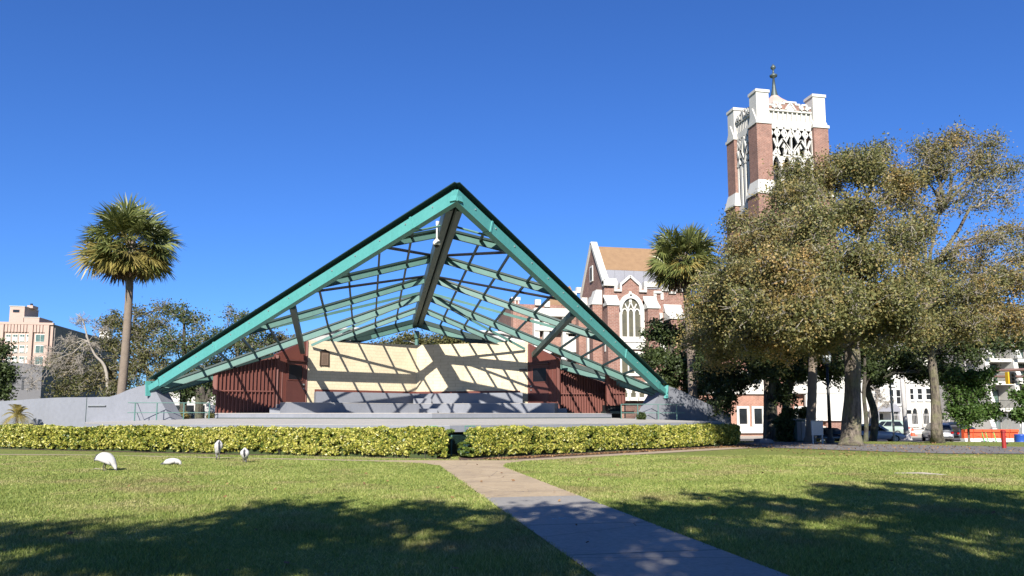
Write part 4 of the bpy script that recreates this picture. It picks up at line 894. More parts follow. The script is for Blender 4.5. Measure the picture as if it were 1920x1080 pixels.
# buttresses
def buttress(x0, x1, steps, y=yf):
    # steps: list of (ztop, depth)
    zb = GZ
    def body(m):
        z0 = GZ
        for zt, dp in steps: m.box(x0, x1, y-dp, y-.001, z0, zt-.9); z0 = zt-.9
    b_ = B('buttress', BRICK, ch, body)
    def caps(m):
        for i, (zt, dp) in enumerate(steps):
            nd = steps[i+1][1] if i+1 < len(steps) else .12
            m.prism([(x0-.12, y-dp-.15, zt-.9), (x0-.12, y-dp-.15, zt-.72), (x0-.12, y-nd, zt), (x0-.12, y+.0, zt), (x0-.12, y+.0, zt-.9)], (x1-x0+.24, 0, 0))
    B('buttress_cap', WHITE, b_, caps)
zc = XZ(1145, 570)[2]
buttress(cx0-.05, cx0+1.2, [(zc+.6, 1.1), (13.8, .35)])
buttress(wcx+1.5, wcx+2.7, [(zc+.4, 1.1), (13.8, .35)])
bx = XZ(1246, 600)[0]; buttress(bx, bx+1.7, [(zc-.7, 1.5), (13.0, .4)])

B('stone_band', WHITE, ch, lambda m: (m.box(cx0-.1, wcx-1.75, yf-.4, yf-.01, XZ(1150, 660)[2], XZ(1150, 645)[2]), m.box(wcx+1.75, cx1, yf-.3, yf-.01, XZ(1150, 660)[2], XZ(1150, 645)[2])))
# gothic window
def gothic(parent, cx, y, zs, zspring, half, rise, nm=3, face=(0, -1), white=WHITE, glass=STAIN, fw=.42, proud=.28):
    f = V3(*face, 0); r = V3(-f[1], f[0], 0); c = V3(cx, y, 0) if face[0] == 0 else V3(cx, y, 0)
    P = lambda u, z, o=0.: c+r*u+V3(0, 0, z)+f*o
    def arch(h, rs, k=7):
        pts = [(-h, zs)]
        for i in range(k+1):
            t = i/k; pts.append((-h*cos(t*pi/2)**.9 if t < 1 else 0, zspring+rs*sin(t*pi/2)**1.05))
        pts += [(-u, z) for u, z in pts[-2::-1]]
        return pts
    out = arch(half+fw, rise+fw*1.1); inn = arch(half, rise)
    def ring(m):
        n = len(out)
        for i in range(n-1): m.prism([P(*out[i], .02), P(*out[i+1], .02), P(*inn[i+1], .02), P(*inn[i], .02)], f*proud)
        m.prism([P(-half-fw, zs-.35, .02), P(half+fw, zs-.35, .02), P(half+fw, zs, .02), P(-half-fw, zs, .02)], f*(proud+.08))
    wd = B('window', white, parent, ring)
    B('pane', glass, wd, lambda m: m.prism([P(u, z, .03) for u, z in inn], f*.03))
    def mull(m):
        for i in range(1, nm):
            u = -half+2*half*i/nm; m.prism([P(u-.09, zs, .07), P(u+.09, zs, .07), P(u+.09, zspring+rise*.35, .07), P(u-.09, zspring+rise*.35, .07)], f*.14)
        w2 = half/nm
        for i in range(nm):
            u = -half+2*half*(i+.5)/nm
            for q in (-1, 1):
                prev = None
                for t in np.linspace(0, 1, 5):
                    pt = P(u+q*w2*cos(t*pi/2), zspring-.3+(.9*w2*2)*sin(t*pi/2), .13)
                    if prev is not None: m.beam(prev, pt, .14, .14, side=r if abs((pt-prev)[2]) > abs((pt-prev)@r) else None)
                    prev = pt
        if rise > 1.2:
            for q in (-1, 1):
                m.beam(P(q*half*.33, zspring+.2, .13), P(0, zspring+rise*.75, .13), .12, .12); m.beam(P(q*half*.33, zspring+.2, .13), P(q*half*.62, zspring+rise*.6, .13), .12, .12)
    B('tracery', white, wd, mull)
    return wd
zs_, zsp = XZ(1182, 632)[2], XZ(1182, 585)[2]
gothic(ch, wcx, yf, zs_, zsp, 1.0, XZ(1182, 560)[2]-zsp, 3)
B('window_finial', WHITE, ch, lambda m: (m.box(wcx-.1, wcx+.1, yf-.3, yf-.1, XZ(1182, 556)[2], XZ(1182, 549)[2]), m.box(wcx-.28, wcx+.28, yf-.32, yf-.12, XZ(1182, 553)[2], XZ(1182, 551)[2])))
B('spandrel_panel', WHITE, ch, lambda m: (m.box(wcx-1.75, wcx+1.75, yf-.25, yf-.01, XZ(1182, 655)[2], zs_-.36), m.box(wcx-1.9, wcx+1.9, yf-.35, yf-.01, XZ(1182, 642)[2], XZ(1182, 636)[2])))
# square lower window
def sqwin(parent, x0, x1, z0, z1, y, nm=3, mat=WHITE, gl=STAIN, t=.2, fw=.28):
    wd = B('window', mat, parent, lambda m: (m.box(x0-fw, x0, y-t, y-.01, z0-fw, z1+fw), m.box(x1, x1+fw, y-t, y-.01, z0-fw, z1+fw), m.box(x0, x1, y-t, y-.01, z1, z1+fw), m.box(x0, x1, y-t-.05, y-.01, z0-fw, z0), *[m.box(x0+(x1-x0)*i/nm-.07, x0+(x1-x0)*i/nm+.07, y-t+.03, y-.01, z0, z1) for i in range(1, nm)]))
    B('pane', gl, wd, lambda m: m.box(x0, x1, y-.06, y-.02, z0, z1)); return wd
sqwin(ch, wcx-1.05, wcx+1.05, XZ(1182, 700)[2], XZ(1182, 664)[2], yf)
B('portal_panel', WHITE, ch, lambda m: m.box(wcx-1.9, wcx+1.6, yf-.5, yf-.01, XZ(1182, 752)[2], XZ(1182, 716)[2]))
for i in range(3): gothic(ch, wcx-.95+i*.9, yf-.5, XZ(1182, 745)[2], XZ(1182, 732)[2], .26, .5, 1, fw=.12, proud=.12)
sx = XZ(1232, 600)[0]; sqwin(ch, sx-.45, sx+.25, XZ(1232, 660)[2], XZ(1232, 592)[2], yf, 1)
for px in (1227, 1240): 
    X_ = XZ(px, 520)[0]; B('slit_ornament', WHITE, ch, lambda m: m.box(X_-.15, X_+.15, yf-.1, yf-.01, XZ(px, 556 if px < 1230 else 562)[2], XZ(px, 546 if px < 1230 else 548)[2]))
# gable (-X) face openings
def YZ(px, py): return on(px, py, (cx0, 0), (cx0, 10))
g0 = YZ(1104, 532); g1 = YZ(1113, 497)
B('gable_panel', WHITE, ch, lambda m: m.box(cx0-.12, cx0-.01, cy0+DP/2-.45, cy0+DP/2+.55, g0[2], g1[2]))
B('gable_slit', DARK, ch, lambda m: m.box(cx0-.16, cx0-.121, cy0+DP/2-.3, cy0+DP/2+.2, g0[2]+.2, g1[2]-.2))
gothic(ch, cx0, cy0+DP/2, YZ(1110, 690)[2], YZ(1110, 610)[2], 1.0, 2.6, 2, face=(-1, 0))
def sideb(y0):
    b_ = B('buttress', BRICK, ch, lambda m: m.box(cx0-1.0, cx0-.001, y0, y0+1.1, GZ, YZ(1120, 575)[2]))
    B('buttress_cap', WHITE, b_, lambda m: m.prism([(cx0-1.12, y0-.1, YZ(1120, 575)[2]), (cx0-.0, y0-.1, YZ(1120, 575)[2]), (cx0-.0, y0-.1, YZ(1120, 548)[2]), (cx0-.6, y0-.1, YZ(1120, 548)[2])], (0, 1.3, 0)))
sideb(cy0+.9); sideb(cy0+DP-2.2)
# lower wing to the left with bay
wy = cy0+9.5
def WZ(px, py): return on(px, py, (0, wy), (10, wy))
lx0 = WZ(962, 600)[0]
B('lower_wing', BRICK, ch, lambda m: m.box(lx0, cx0+.5, wy, wy+10, GZ, WZ(1040, 572)[2]))
B('lower_roof', SHING, ch, lambda m: m.prism([(WZ(1020, 560)[0], wy+1, WZ(1040, 572)[2]), (cx0+.4, wy+1, WZ(1040, 572)[2]), (cx0+.4, wy+5, WZ(1090, 532)[2]+.6), (WZ(1065, 545)[0], wy+5, WZ(1065, 532)[2])], (0, .2, 0)))
def bay(m):
    x0, x1 = WZ(1003, 600)[0], WZ(1064, 600)[0]
    for z0, z1 in ((580, 595), (613, 622), (655, 664)): m.box(x0-.2, x1+.2, wy-1.0, wy-.01, WZ(1030, z1)[2], WZ(1030, z0)[2])
    for px in (1003, 1021, 1056): X_ = WZ(px, 600)[0]; m.box(X_-.3, X_+.35, wy-.85, wy-.01, WZ(1030, 655)[2], WZ(1030, 580)[2])
    for px, py in ((1008, 568), (1025, 571), (1065, 562), (1075, 552), (1085, 545)):
        p = WZ(px, py); m.box(p[0]-.32, p[0]+.32, wy-.3, wy+.3, p[2]-.3, p[2]+.35)
    m.box(WZ(1057, 600)[0], WZ(1100, 600)[0], wy-1.1, wy-.01, WZ(1030, 626)[2], WZ(1030, 617)[2]); m.box(WZ(1055, 600)[0], WZ(1095, 600)[0], wy-1.1, wy-.01, WZ(1030, 661)[2], WZ(1030, 632)[2])
B('stone_bay', WHITE, ch, bay)
B('bay_glass', GLASS, ch, lambda m: (m.box(WZ(1060, 600)[0], WZ(1096, 600)[0], wy-.5, wy-.02, WZ(1030, 632)[2], WZ(1030, 626)[2]), m.box(WZ(1062, 600)[0], WZ(1090, 600)[0], wy-.5, wy-.02, WZ(1030, 676)[2], WZ(1030, 662)[2])))
c_ = WZ(969, 600); B('chimney', BRICK, ch, lambda m: m.box(WZ(961, 600)[0], WZ(976, 600)[0], wy+.5, wy+1.6, GZ, WZ(969, 563)[2]))
B('chimney_cap', WHITE, ch, lambda m: [m.box(WZ(960, 600)[0]+i*.2, WZ(960, 600)[0]+.1+i*.2, wy+.4, wy+1.7, WZ(969, 563)[2]-(0 if i % 2 else .35), WZ(969, 557)[2]) for i in range(5)] and m.box(WZ(960, 600)[0], WZ(977, 600)[0], wy+.35, wy+1.75, WZ(969, 562)[2], WZ(969, 556)[2]))
# nave part between transept and tower, mostly behind trees
ny = 52.
def NZ(px, py): return on(px, py, (0, ny), (10, ny))
nx1 = NZ(1568, 700)[0]
B('nave_wall', BRICKD, ch, lambda m: m.box(cx1, nx1, ny, ny+12, GZ-.2, 11))
B('stone_band', WHITE, ch, lambda m: (m.box(cx1, nx1, ny-.3, ny-.01, NZ(1400, 739)[2], NZ(1400, 722)[2]), m.box(cx1, nx1, ny-.35, ny-.01, NZ(1400, 812)[2], NZ(1400, 800)[2]), m.box(NZ(1505, 700)[0], nx1, ny-.4, ny-.02, NZ(1500, 790)[2], NZ(1500, 722)[2])))
for px in (1392, 1420, 1470, 1500):
    X_ = NZ(px, 770)[0]; sqwin(ch, X_-.5, X_+.5, NZ(px, 795)[2], NZ(px, 766)[2], ny, 1, gl=GLASS); sqwin(ch, X_-.5, X_+.5, NZ(px, 720)[2], NZ(px, 700)[2], ny, 1, gl=GLASS)

# bell tower
tw0 = atd(1421, 300, 86); tx, ty = float(tw0[0]), float(tw0[1]); TW = 9.6; TD = 7.6
bt = thing('bell_tower', (tx+TW/2, ty+TD/2, GZ), 'tall brick bell tower with white gothic tracery and battlements', 'tower')
def TZ(px, py, y=None):
    y = ty if y is None else y; return on(px, py, (0, y), (10, y))
zt0, zt1, zt2 = TZ(1490, 172)[2], TZ(1490, 208)[2], TZ(1490, 236)[2]
zPt = TZ(1510, 190)[2]; zL = TZ(1500, 290)[2]; zA = TZ(1500, 340)[2]; zB = TZ(1500, 372)[2]
B('tower_core', BRICK, bt, lambda m: m.box(tx+.5, tx+TW-.5, ty+.5, ty+TD-.5, GZ, zB))
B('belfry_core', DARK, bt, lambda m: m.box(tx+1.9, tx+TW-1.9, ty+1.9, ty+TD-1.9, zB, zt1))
BW = 1.98
def corner(cx_, cy_, sx, sy):
    # sx,sy: direction inward
    x0, x1 = sorted((cx_, cx_+sx*BW)); y0, y1 = sorted((cy_, cy_+sy*BW))
    zmid = TZ(1440, 343)[2]
    b_ = B('corner_buttress', BRICK, bt, lambda m: (m.box(x0, x1, y0, y1, zmid, zt2), m.box(x0-.25, x1+.25, y0-.25, y1+.25, GZ, zmid-1.4)))
    def w(m):
        m.box(x0+.16, x1-.16, y0+.16, y1-.16, zt2, zt0-.35); m.box(x0+.05, x1-.05, y0+.05, y1-.05, zt0-.35, zt0)
        m.box(x0-.12, x1+.12, y0-.12, y1+.12, zt2, zt2+.35)
        for (fx, fy, nx_, ny_) in (((x0+x1)/2, y0, 0, -1), (x0, (y0+y1)/2, -1, 0), (x1, (y0+y1)/2, 1, 0), ((x0+x1)/2, y1, 0, 1)):
            r = V3(-ny_, nx_, 0)*.95; c = V3(fx, fy, 0)
            m.prism([c-r+V3(0, 0, zt2+.36), c+r+V3(0, 0, zt2+.36), c+V3(0, 0, zt2+2.2)], V3(-nx_, -ny_, 0)*.35)
        # mid weathering cap
        zz = zmid-1.4
        m.prism([(x0-.4, y0-.4, zz), (x1+.4, y0-.4, zz), (x1+.4, y0-.4, zz+.3), (x0-.4, y0-.4, zz+.3)], (0, y1-y0+.8, 0))
        v = [(x0-.35, y0-.35, zz+.3), (x1+.35, y0-.35, zz+.3), (x1+.35, y1+.35, zz+.3), (x0-.35, y1+.35, zz+.3), (x0-.03, y0-.03, zmid+.4), (x1+.03, y0-.03, zmid+.4), (x1+.03, y1+.03, zmid+.4), (x0-.03, y1+.03, zmid+.4)]
        m.add(v, [(0, 1, 5, 4), (1, 2, 6, 5), (2, 3, 7, 6), (3, 0, 4, 7), (4, 5, 6, 7)])
    B('buttress_trim', WHITE, b_, w)
for a in ((tx, ty, 1, 1), (tx+TW, ty, -1, 1), (tx, ty+TD, 1, -1), (tx+TW, ty+TD, -1, -1)): corner(*a)
def tface(o, f, W_):    # o: left end of the recessed bay, f: outward normal
    o = V3(*o, 0); f = V3(*f, 0); r = V3(-f[1], f[0], 0)
    P = lambda u, z, q=0.: o+r*u+V3(0, 0, z)+f*q
    def rect(m, u0, u1, z0, z1, q, t): m.prism([P(u0, z0, q), P(u1, z0, q), P(u1, z1, q), P(u0, z1, q)], f*t)
    zc0 = zt1; zc1 = zt1+.35   # shelf above the panel band
    def pb(m):
        rect(m, 0, W_, zt2-.1, zt2+.7, -.5, .55)
        rect(m, 0, W_, zt2+.7, zc0, -.5, .28)
        n = 9
        for i in range(n+1): u = W_*i/n; rect(m, u-.08, u+.08, zt2+.7, zc0, -.3, .3)
        rect(m, -.05, W_+.05, zc0, zc0+.22, -.4, .5)
        # battlement outline
        prof = [(0, .55), (.11, .55), (.11, .8), (.2, .8), (.2, .5), (.27, .5), (.27, .8), (.36, .8), (.36, 1.), (.64, 1.), (.64, .8), (.73, .8), (.73, .5), (.8, .5), (.8, .8), (.89, .8), (.89, .55), (1, .55)]
        ht = zPt-zc0-.2
        for (a_, ha), (b_, hb) in zip(prof[:-1], prof[1:]):
            if a_ != b_: rect(m, a_*W_, b_*W_, zc0+.2+ha*ht-.22, zc0+.2+ha*ht, -.45, .55)
            else: rect(m, a_*W_-.09, a_*W_+.09, zc0+.2+min(ha, hb)*ht-.2, zc0+.2+max(ha, hb)*ht, -.44, .52)
        # ogee gable and crosses
        for q in (-1, 1):
            prev = None
            for t in np.linspace(0, 1, 6):
                p = P(W_/2+q*(W_*.125)*(1-t)**.7, zc0+.25+ht*.72*t**1.4, .1)
                if prev is not None: m.beam(prev, p, .2, .2)
                prev = p
        m.prism([P(W_/2-W_*.11, zc0+.2, .02), P(W_/2+W_*.11, zc0+.2, .02), P(W_/2+W_*.07, zc0+.2+ht*.4, .02), P(W_/2, zc0+.2+ht*.6, .02), P(W_/2-W_*.07, zc0+.2+ht*.4, .02)], f*.08)
        for a_ in (.11, .235, .765, .89):
            rect(m, a_*W_-.08, a_*W_+.08, zc0+.2, zc0+.2+ht*.65, .12, .12); rect(m, a_*W_-.28, a_*W_+.28, zc0+.35, zc0+.55, .1, .16); rect(m, a_*W_-.2, a_*W_+.2, zc0+.2+ht*.35, zc0+.3+ht*.35, .1, .15)
        rect(m, W_/2-.08, W_/2+.08, zc0+.2+ht*.6, zc0+.2+ht*.95, .06, .12); rect(m, W_/2-.25, W_/2+.25, zc0+.2+ht*.78, zc0+.35+ht*.78, .07, .12)
    B('parapet', WHITE, bt, pb)
    def inf(m):
        ht = zPt-zc0-.2
        for a_, b_, h in ((0, .11, .5), (.11, .2, .75), (.2, .27, .45), (.27, .36, .75), (.36, .64, .95), (.64, .73, .75), (.73, .8, .45), (.8, .89, .75), (.89, 1, .5)): rect(m, a_*W_, b_*W_, zc0+.2, zc0+.2+h*ht-.1, -.4, .42)
    B('parapet_infill', BRICK, bt, inf)
    def trc(m):
        zt_ = zt2-.1; n = 6; uw = W_/n; zmid = (zt_+zL)/2
        for i in range(n+1): u = uw*i; rect(m, u-.09, u+.09, zL-.2, zt_, -.25, .3)
        rect(m, 0, W_, zt_-.25, zt_, -.2, .25)
        for i in range(n):                        # trefoil heads
            u = uw*(i+.5)
            for q in (-1, 1):
                m.beam(P(u+q*uw*.45, zt_-1.25, .0), P(u+q*uw*.12, zt_-.75, .0), .2, .2); m.beam(P(u+q*uw*.12, zt_-.75, .0), P(u+q*uw*.42, zt_-.3, .0), .16, .16)
        # large diamond and triangles
        for u0, z0, u1, z1 in ((.5, zt_-.2, .28, zmid-.9), (.5, zt_-.2, .72, zmid-.9), (.5, zmid-1.4, .28, zmid+.1), (.5, zmid-1.4, .72, zmid+.1), (.28, zmid+.2, .04, zL-.1), (.28, zmid+.2, .5, zL-.1), (.72, zmid+.2, .5, zL-.1), (.72, zmid+.2, .96, zL-.1), (.06, zmid+.2, .2, zL), (.94, zmid+.2, .8, zL)):
            m.beam(P(u0*W_, z0, .08), P(u1*W_, z1, .08), .24, .24)
        for u in (.16, .39, .61, .84):           # small trefoils
            m.beam(P(u*W_-.25, zL+.1, .05), P(u*W_, zL+1.0, .05), .14, .14); m.beam(P(u*W_+.25, zL+.1, .05), P(u*W_, zL+1.0, .05), .14, .14)
        # lancets
        nl = 4; lw = W_/nl
        for i in range(nl+1): rect(m, max(0, lw*i-.2), min(W_, lw*i+.2), zB, zL, -.4, .5)
        for i in range(nl):
            u = lw*(i+.5)
            for q in (-1, 1):
                prev = None
                for t in np.linspace(0, 1, 6):
                    p = P(u+q*(lw/2-.1)*cos(t*pi/2), zL-1.6+1.5*sin(t*pi/2), -.1)
                    if prev is not None: m.beam(prev, p, .3, .3)
                    prev = p
            rect(m, u-lw*.5, u+lw*.5, zL-.2, zL, -.2, .3)
        rect(m, 0, W_, zB-1.2, zB+.1, -.35, .5); rect(m, 0, W_, zB-3.6, zB-3.3, -.3, .45)
    B('tracery', WHITE, bt, trc)
tface((tx+BW, ty+.45), (0, -1), TW-2*BW); tface((tx+TW-BW, ty+TD-.45), (0, 1), TW-2*BW)
tface((tx+.45, ty+TD-BW), (-1, 0), TD-2*BW); tface((tx+TW-.45, ty+BW), (1, 0), TD-2*BW)
B('base_cladding', WHITE, bt, lambda m: (m.box(TZ(1503, 700)[0], tx+TW+.3, ty-.62, ty-.35, TZ(1500, 789)[2], TZ(1500, 700)[2]), m.box(tx-.3, tx+TW+.3, ty-.72, ty-.5, TZ(1500, 738)[2], TZ(1500, 722)[2])))
cxm, cym = tx+TW/2, ty+TD/2
B('tower_roof', M('pinkish_dome', (.62, .36, .30), (.5, .42, .38), 1.2, .7), bt, lambda m: m.lathe((cxm, cym, zt1), [(3.0, 0), (2.9, .9), (1.9, 2.2), (.9, 3.0), (.45, 3.5)], 10))
zf = TZ(1456, 178)[2]+.9
B('finial', COPPER, bt, lambda m: m.lathe((cxm, cym, zf-1.4), [(.55, 0), (.5, .5), (.3, .6), (.55, 1.0), (.6, 1.3), (.3, 1.5), (.55, 1.6), (.5, 2.0), (.25, 3.2), (.12, 4.6), (.45, 4.75), (.5, 4.95), (.12, 5.2), (.1, 5.7), (.3, 5.85), (.32, 6.1), (.1, 6.35), (.02, 6.5)], 12), True)

# ------------------------------------------------------------------ other buildings
def building(name, label, x0, x1, y0, y1, z0, z1, mat, cat='building', top=.5):
    o = thing(name, ((x0+x1)/2, (y0+y1)/2, z0), label, cat)
    B('wall', mat, o, lambda m: m.box(x0, x1, y0, y1, z0, z1)); return o
# pink hotel
hd = 230; h0 = atd(-60, 700, hd); h1 = atd(94, 700, hd); hy = float(h1[1]); hz = atd(94, 608, hd)[2]
ht_ = building('pink_hotel', 'pale pink multi-storey hotel with stepped roof tower at the far left', h0[0], h1[0], hy, hy+60, 0, hz, PINK)
HZ = lambda px, py: on(px, py, (0, hy), (10, hy))
B('side_wall', GREYBR, ht_, lambda m: m.box(h1[0], h1[0]+.4, hy+.6, hy+60, 0, hz-.3))
B('parapet_ribs', PINK, ht_, lambda m: [m.box(HZ(px, 600)[0]-.35, HZ(px, 600)[0]+.35, hy-.5, hy-.01, HZ(0, 622)[2], hz+.2) for px in range(-40, 96, 6)] and m.box(h0[0], h1[0]+.2, hy-.6, hy+.4, hz-.3, hz+.4))
B('pilaster', PINK, ht_, lambda m: [m.box(HZ(px, 600)[0]-.55, HZ(px, 600)[0]+.55, hy-.7, hy-.01, 0, hz-.4) for px in (-36, -22, -9, 6, 61, 91)])
for row, py in enumerate((634, 655, 676, 697, 718)):
    for px, ww in ((-32, 6), (-16, 6), (1, 6), (16, 7), (29, 7), (42, 7), (54.5, 7), (76, 15)):
        c = HZ(px-row*.6, py); wm = ww/2/6.05
        wd = B('window', WHITE, ht_, lambda m: (m.box(c[0]-wm-.2, c[0]+wm+.2, hy-.15, hy-.01, c[2]-1.25, c[2]+1.25)))
        B('pane', GLASSG, wd, lambda m: (m.box(c[0]-wm, c[0]-.08, hy-.25, hy-.151, c[2]-1.05, c[2]+1.05), m.box(c[0]+.08, c[0]+wm, hy-.25, hy-.151, c[2]-1.05, c[2]+1.05)))
        if ww < 10: B('window_blind', WHITEW, wd, lambda m: m.box(c[0]-wm, c[0]+wm, hy-.3, hy-.251, c[2]-.9, c[2]+.4))
a, b = HZ(15, 575), HZ(42, 605)
B('roof_tower', PINK, ht_, lambda m: (m.box(HZ(13, 575)[0], HZ(41, 575)[0], hy+2, hy+12, hz, HZ(30, 573)[2]), m.box(HZ(40, 575)[0], HZ(70, 575)[0], hy+2, hy+12, hz, HZ(55, 594)[2]), m.box(HZ(37, 575)[0], HZ(48, 575)[0], hy+5, hy+9, HZ(30, 573)[2], HZ(42, 568)[2])))
B('roof_tower_window', GLASS, ht_, lambda m: (m.box(HZ(19, 580)[0], HZ(31, 580)[0], hy+1.9, hy+1.99, HZ(25, 584)[2], HZ(25, 579)[2])))
B('roof_trim', WHITE, ht_, lambda m: (m.box(HZ(12, 575)[0], HZ(42, 575)[0], hy+1.8, hy+12.2, HZ(30, 573)[2], HZ(30, 572)[2]), m.box(HZ(40.5, 575)[0], HZ(71, 575)[0], hy+1.8, hy+12.2, HZ(55, 594)[2], HZ(55, 593)[2])))
B('vent_stack', BLACKM, ht_, lambda m: m.tube([V3(HZ(43, 570)[0], hy+6, HZ(42, 568)[2]), V3(HZ(43, 570)[0], hy+6, HZ(42, 564)[2])], .4, 8))
wt = atd(163, 632, 278); wo = thing('rooftop_unit', (wt[0], wt[1], hz), 'small white mechanical box with antennas on the far end of the hotel roof', 'rooftop unit')
wx = float(h1[0])-2.2
B('box', WHITE, wo, lambda m: m.box(wx-1.6, wx+1.8, hy+52, hy+56, hz, hz+4.2)); B('antenna', STEEL, wo, lambda m: m.tube([V3(wx, hy+53, hz+4.2), V3(wx, hy+53, hz+8)], .15, 5)); B('antenna', STEEL, wo, lambda m: m.tube([V3(wx+1, hy+53, hz+4.2), V3(wx+1, hy+53, hz+9.5)], .15, 5))
# grey building with lettering
gy = 100.; GZf = lambda px, py: on(px, py, (0, gy), (10, gy))
gx0, gx1 = GZf(-60, 700)[0], GZf(79, 700)[0]
go = thing('grey_building', ((gx0+gx1)/2, gy, 0), 'low dark grey building with large letters in front of the pink hotel', 'building')
B('wall', GREYST, go, lambda m: m.prism([(gx0, gy, 0), (gx1, gy, 0), (gx1, gy, GZf(79, 686)[2]), (gx0, gy, GZf(-60, 668)[2])], (0, 14, 0)))
B('wall_groove', BLACKM, go, lambda m: [m.box(gx0, gx1, gy-.02, gy-.005, GZf(0, q)[2], GZf(0, q)[2]+.06) for q in (722, 728)])
tl = GZf(28, 720)
text('PETI', 2.9, V3(tl[0], gy-.04, tl[2]), (1, 0, 0), M('dark_lettering', (.035, .037, .045)), go, 'lettering', .02)
# white townhouses (right)
ay = 57.0; AZf = lambda px, py: on(px, py, (0, ay), (10, ay))
ax0, ax1 = AZf(1575, 700)[0], AZf(1835, 700)[0]; az1 = AZf(1700, 655)[2]
ao = thing('white_apartment_house', ((ax0+ax1)/2, ay, GZ), 'white stucco apartment house with arched ground-floor windows behind the trees', 'building')
B('wall', WHITE, ao, lambda m: m.box(ax0, ax1, ay, ay+14, GZ, az1))
for px, w_, y0, y1 in ((1645, 9, 746, 731), (1671, 6, 757, 731), (1684, 6, 757, 731), (1708, 7, 749, 729), (1724, 7, 749, 729), (1740, 7, 749, 729), (1671, 8, 722, 711), (1725, 7, 715, 697), (1708, 7, 715, 697), (1645, 8, 720, 705), (1600, 8, 746, 731)):
    a, b = AZf(px-w_/2, y0), AZf(px+w_/2, y1)
    wd = B('window', WHITEP, ao, lambda m: (m.box(a[0]-.15, b[0]+.15, ay-.2, ay-.01, a[2]-.25, a[2]), m.box(a[0]-.1, a[0], ay-.08, ay-.01, a[2], b[2]), m.box(b[0], b[0]+.1, ay-.08, ay-.01, a[2], b[2]), m.box(a[0], b[0], ay-.08, ay-.01, b[2], b[2]+.1), m.box(a[0], b[0], ay-.06, ay-.03, (a[2]+b[2])/2-.04, (a[2]+b[2])/2+.04)))
    B('pane', GLASS, wd, lambda m: m.box(a[0], b[0], ay-.03, ay-.01, a[2], b[2]))
for px in (1714, 1735, 1756, 1680): gothic(ao, AZf(px, 780)[0], ay, AZf(px, 795)[2], AZf(px, 771)[2], .42 if px != 1680 else .55, .45, 1, glass=GLASS, fw=.16, proud=.12)
pd = AZf(1648, 790)
B('porch', LEAD, ao, lambda m: (m.prism([(pd[0]-1.8, ay-2, AZf(1648, 772)[2]), (pd[0]+1.8, ay-2, AZf(1648, 772)[2]), (pd[0]+1.4, ay-2, AZf(1648, 762)[2]), (pd[0]+.9, ay-2, AZf(1648, 758)[2])], (0, 2, 0)), [m.box(pd[0]+q, pd[0]+q+.15, ay-1.9, ay-1.7, GZ, AZf(1648, 772)[2]) for q in (-1.5, 1.4)]))
B('doorway', GLASS, ao, lambda m: m.box(pd[0]-1, pd[0]+.6, ay-.06, ay-.02, GZ, AZf(1648, 776)[2]))
B('cornice', WHITE, ao, lambda m: (m.box(ax0-.2, ax1+.2, ay-.3, ay-.005, az1-.5, az1+.1), m.box(AZf(1697, 700)[0]-.3, AZf(1697, 700)[0]+.3, ay-.35, ay-.02, GZ, az1-.5)))
# modern balcony block
my = 49.0; MZ = lambda px, py: on(px, py, (0, my), (10, my))
mx0, mx1 = MZ(1838, 700)[0], MZ(2050, 700)[0]; mz1 = MZ(1880, 600)[2]
mo = thing('balcony_apartment_block', ((mx0+mx1)/2, my, GZ), 'modern white apartment block with curved fins and balconies at the right edge', 'building')
B('wall', M('grey_render', (.42, .40, .38), (.36, .34, .33), .5, .9), mo, lambda m: m.box(mx0, mx1, my+2.2, my+16, GZ, mz1))
lv = [MZ(1880, y)[2] for y in (818, 766, 716, 673, 630)]
B('balcony_slab', WHITE, mo, lambda m: [m.box(mx0, mx1, my, my+2.2, z-.35, z+.05) for z in lv[1:]])
fins_px = (1846, 1899, 1952, 2005)
for px in fins_px:
    X_ = MZ(px, 700)[0]
    def fin(m):
        for z0, z1 in zip(lv[:-1], lv[1:]):
            m.prism([(X_, my-.9, z0+.051), (X_, my+2.2, z0+.051), (X_, my+2.2, z1+.05), (X_, my-.1, z1+.05), (X_, my-.25, (z0+z1)/2+.3)], (.62, 0, 0))
    B('curved_fin', WHITE, mo, fin)
for i, px in enumerate(fins_px[:-1]):
    X_ = MZ(px, 700)[0]; Xn = MZ(fins_px[i+1], 700)[0]
    for z in lv[:-1]:
        wd = B('balcony_door', BLACKM, mo, lambda m: m.box(Xn-1.35, Xn-.15, my+2.1, my+2.19, z+.06, z+2.3)); B('pane', GLASSG, wd, lambda m: m.box(Xn-1.2, Xn-.3, my+2.07, my+2.099, z+.2, z+2.15))
        B('entrance_door', BROWN, mo, lambda m: m.box(X_+.9, X_+1.8, my+2.1, my+2.19, z+.06, z+2.1))
        if z > lv[0]: B('balustrade', BLACKM, mo, lambda m: (m.box(X_+.62, Xn, my+.1, my+.13, z+.95, z+1.0), [m.box(X_+.7+k*.16, X_+.715+k*.16, my+.1, my+.12, z+.05, z+.95) for k in range(int((Xn-X_-.7)/.16))]))
# buildings glimpsed through the left side of the canopy
co = building('pale_low_building', 'pale low building glimpsed under the left canopy foot', atd(330, 760, 85)[0], atd(520, 760, 85)[0], 57, 66, -.2, 4.2, WHITEW)
B('roof_edge', LEAD, co, lambda m: m.box(atd(328, 760, 85)[0], atd(522, 760, 85)[0], 56.8, 66.2, 4.2, 4.4))
for px in (345, 362, 380, 398): B('window', GLASS, co, lambda m: m.box(atd(px, 760, 85)[0]-.4, atd(px, 760, 85)[0]+.4, 56.94, 56.99, 1.2, 2.6))

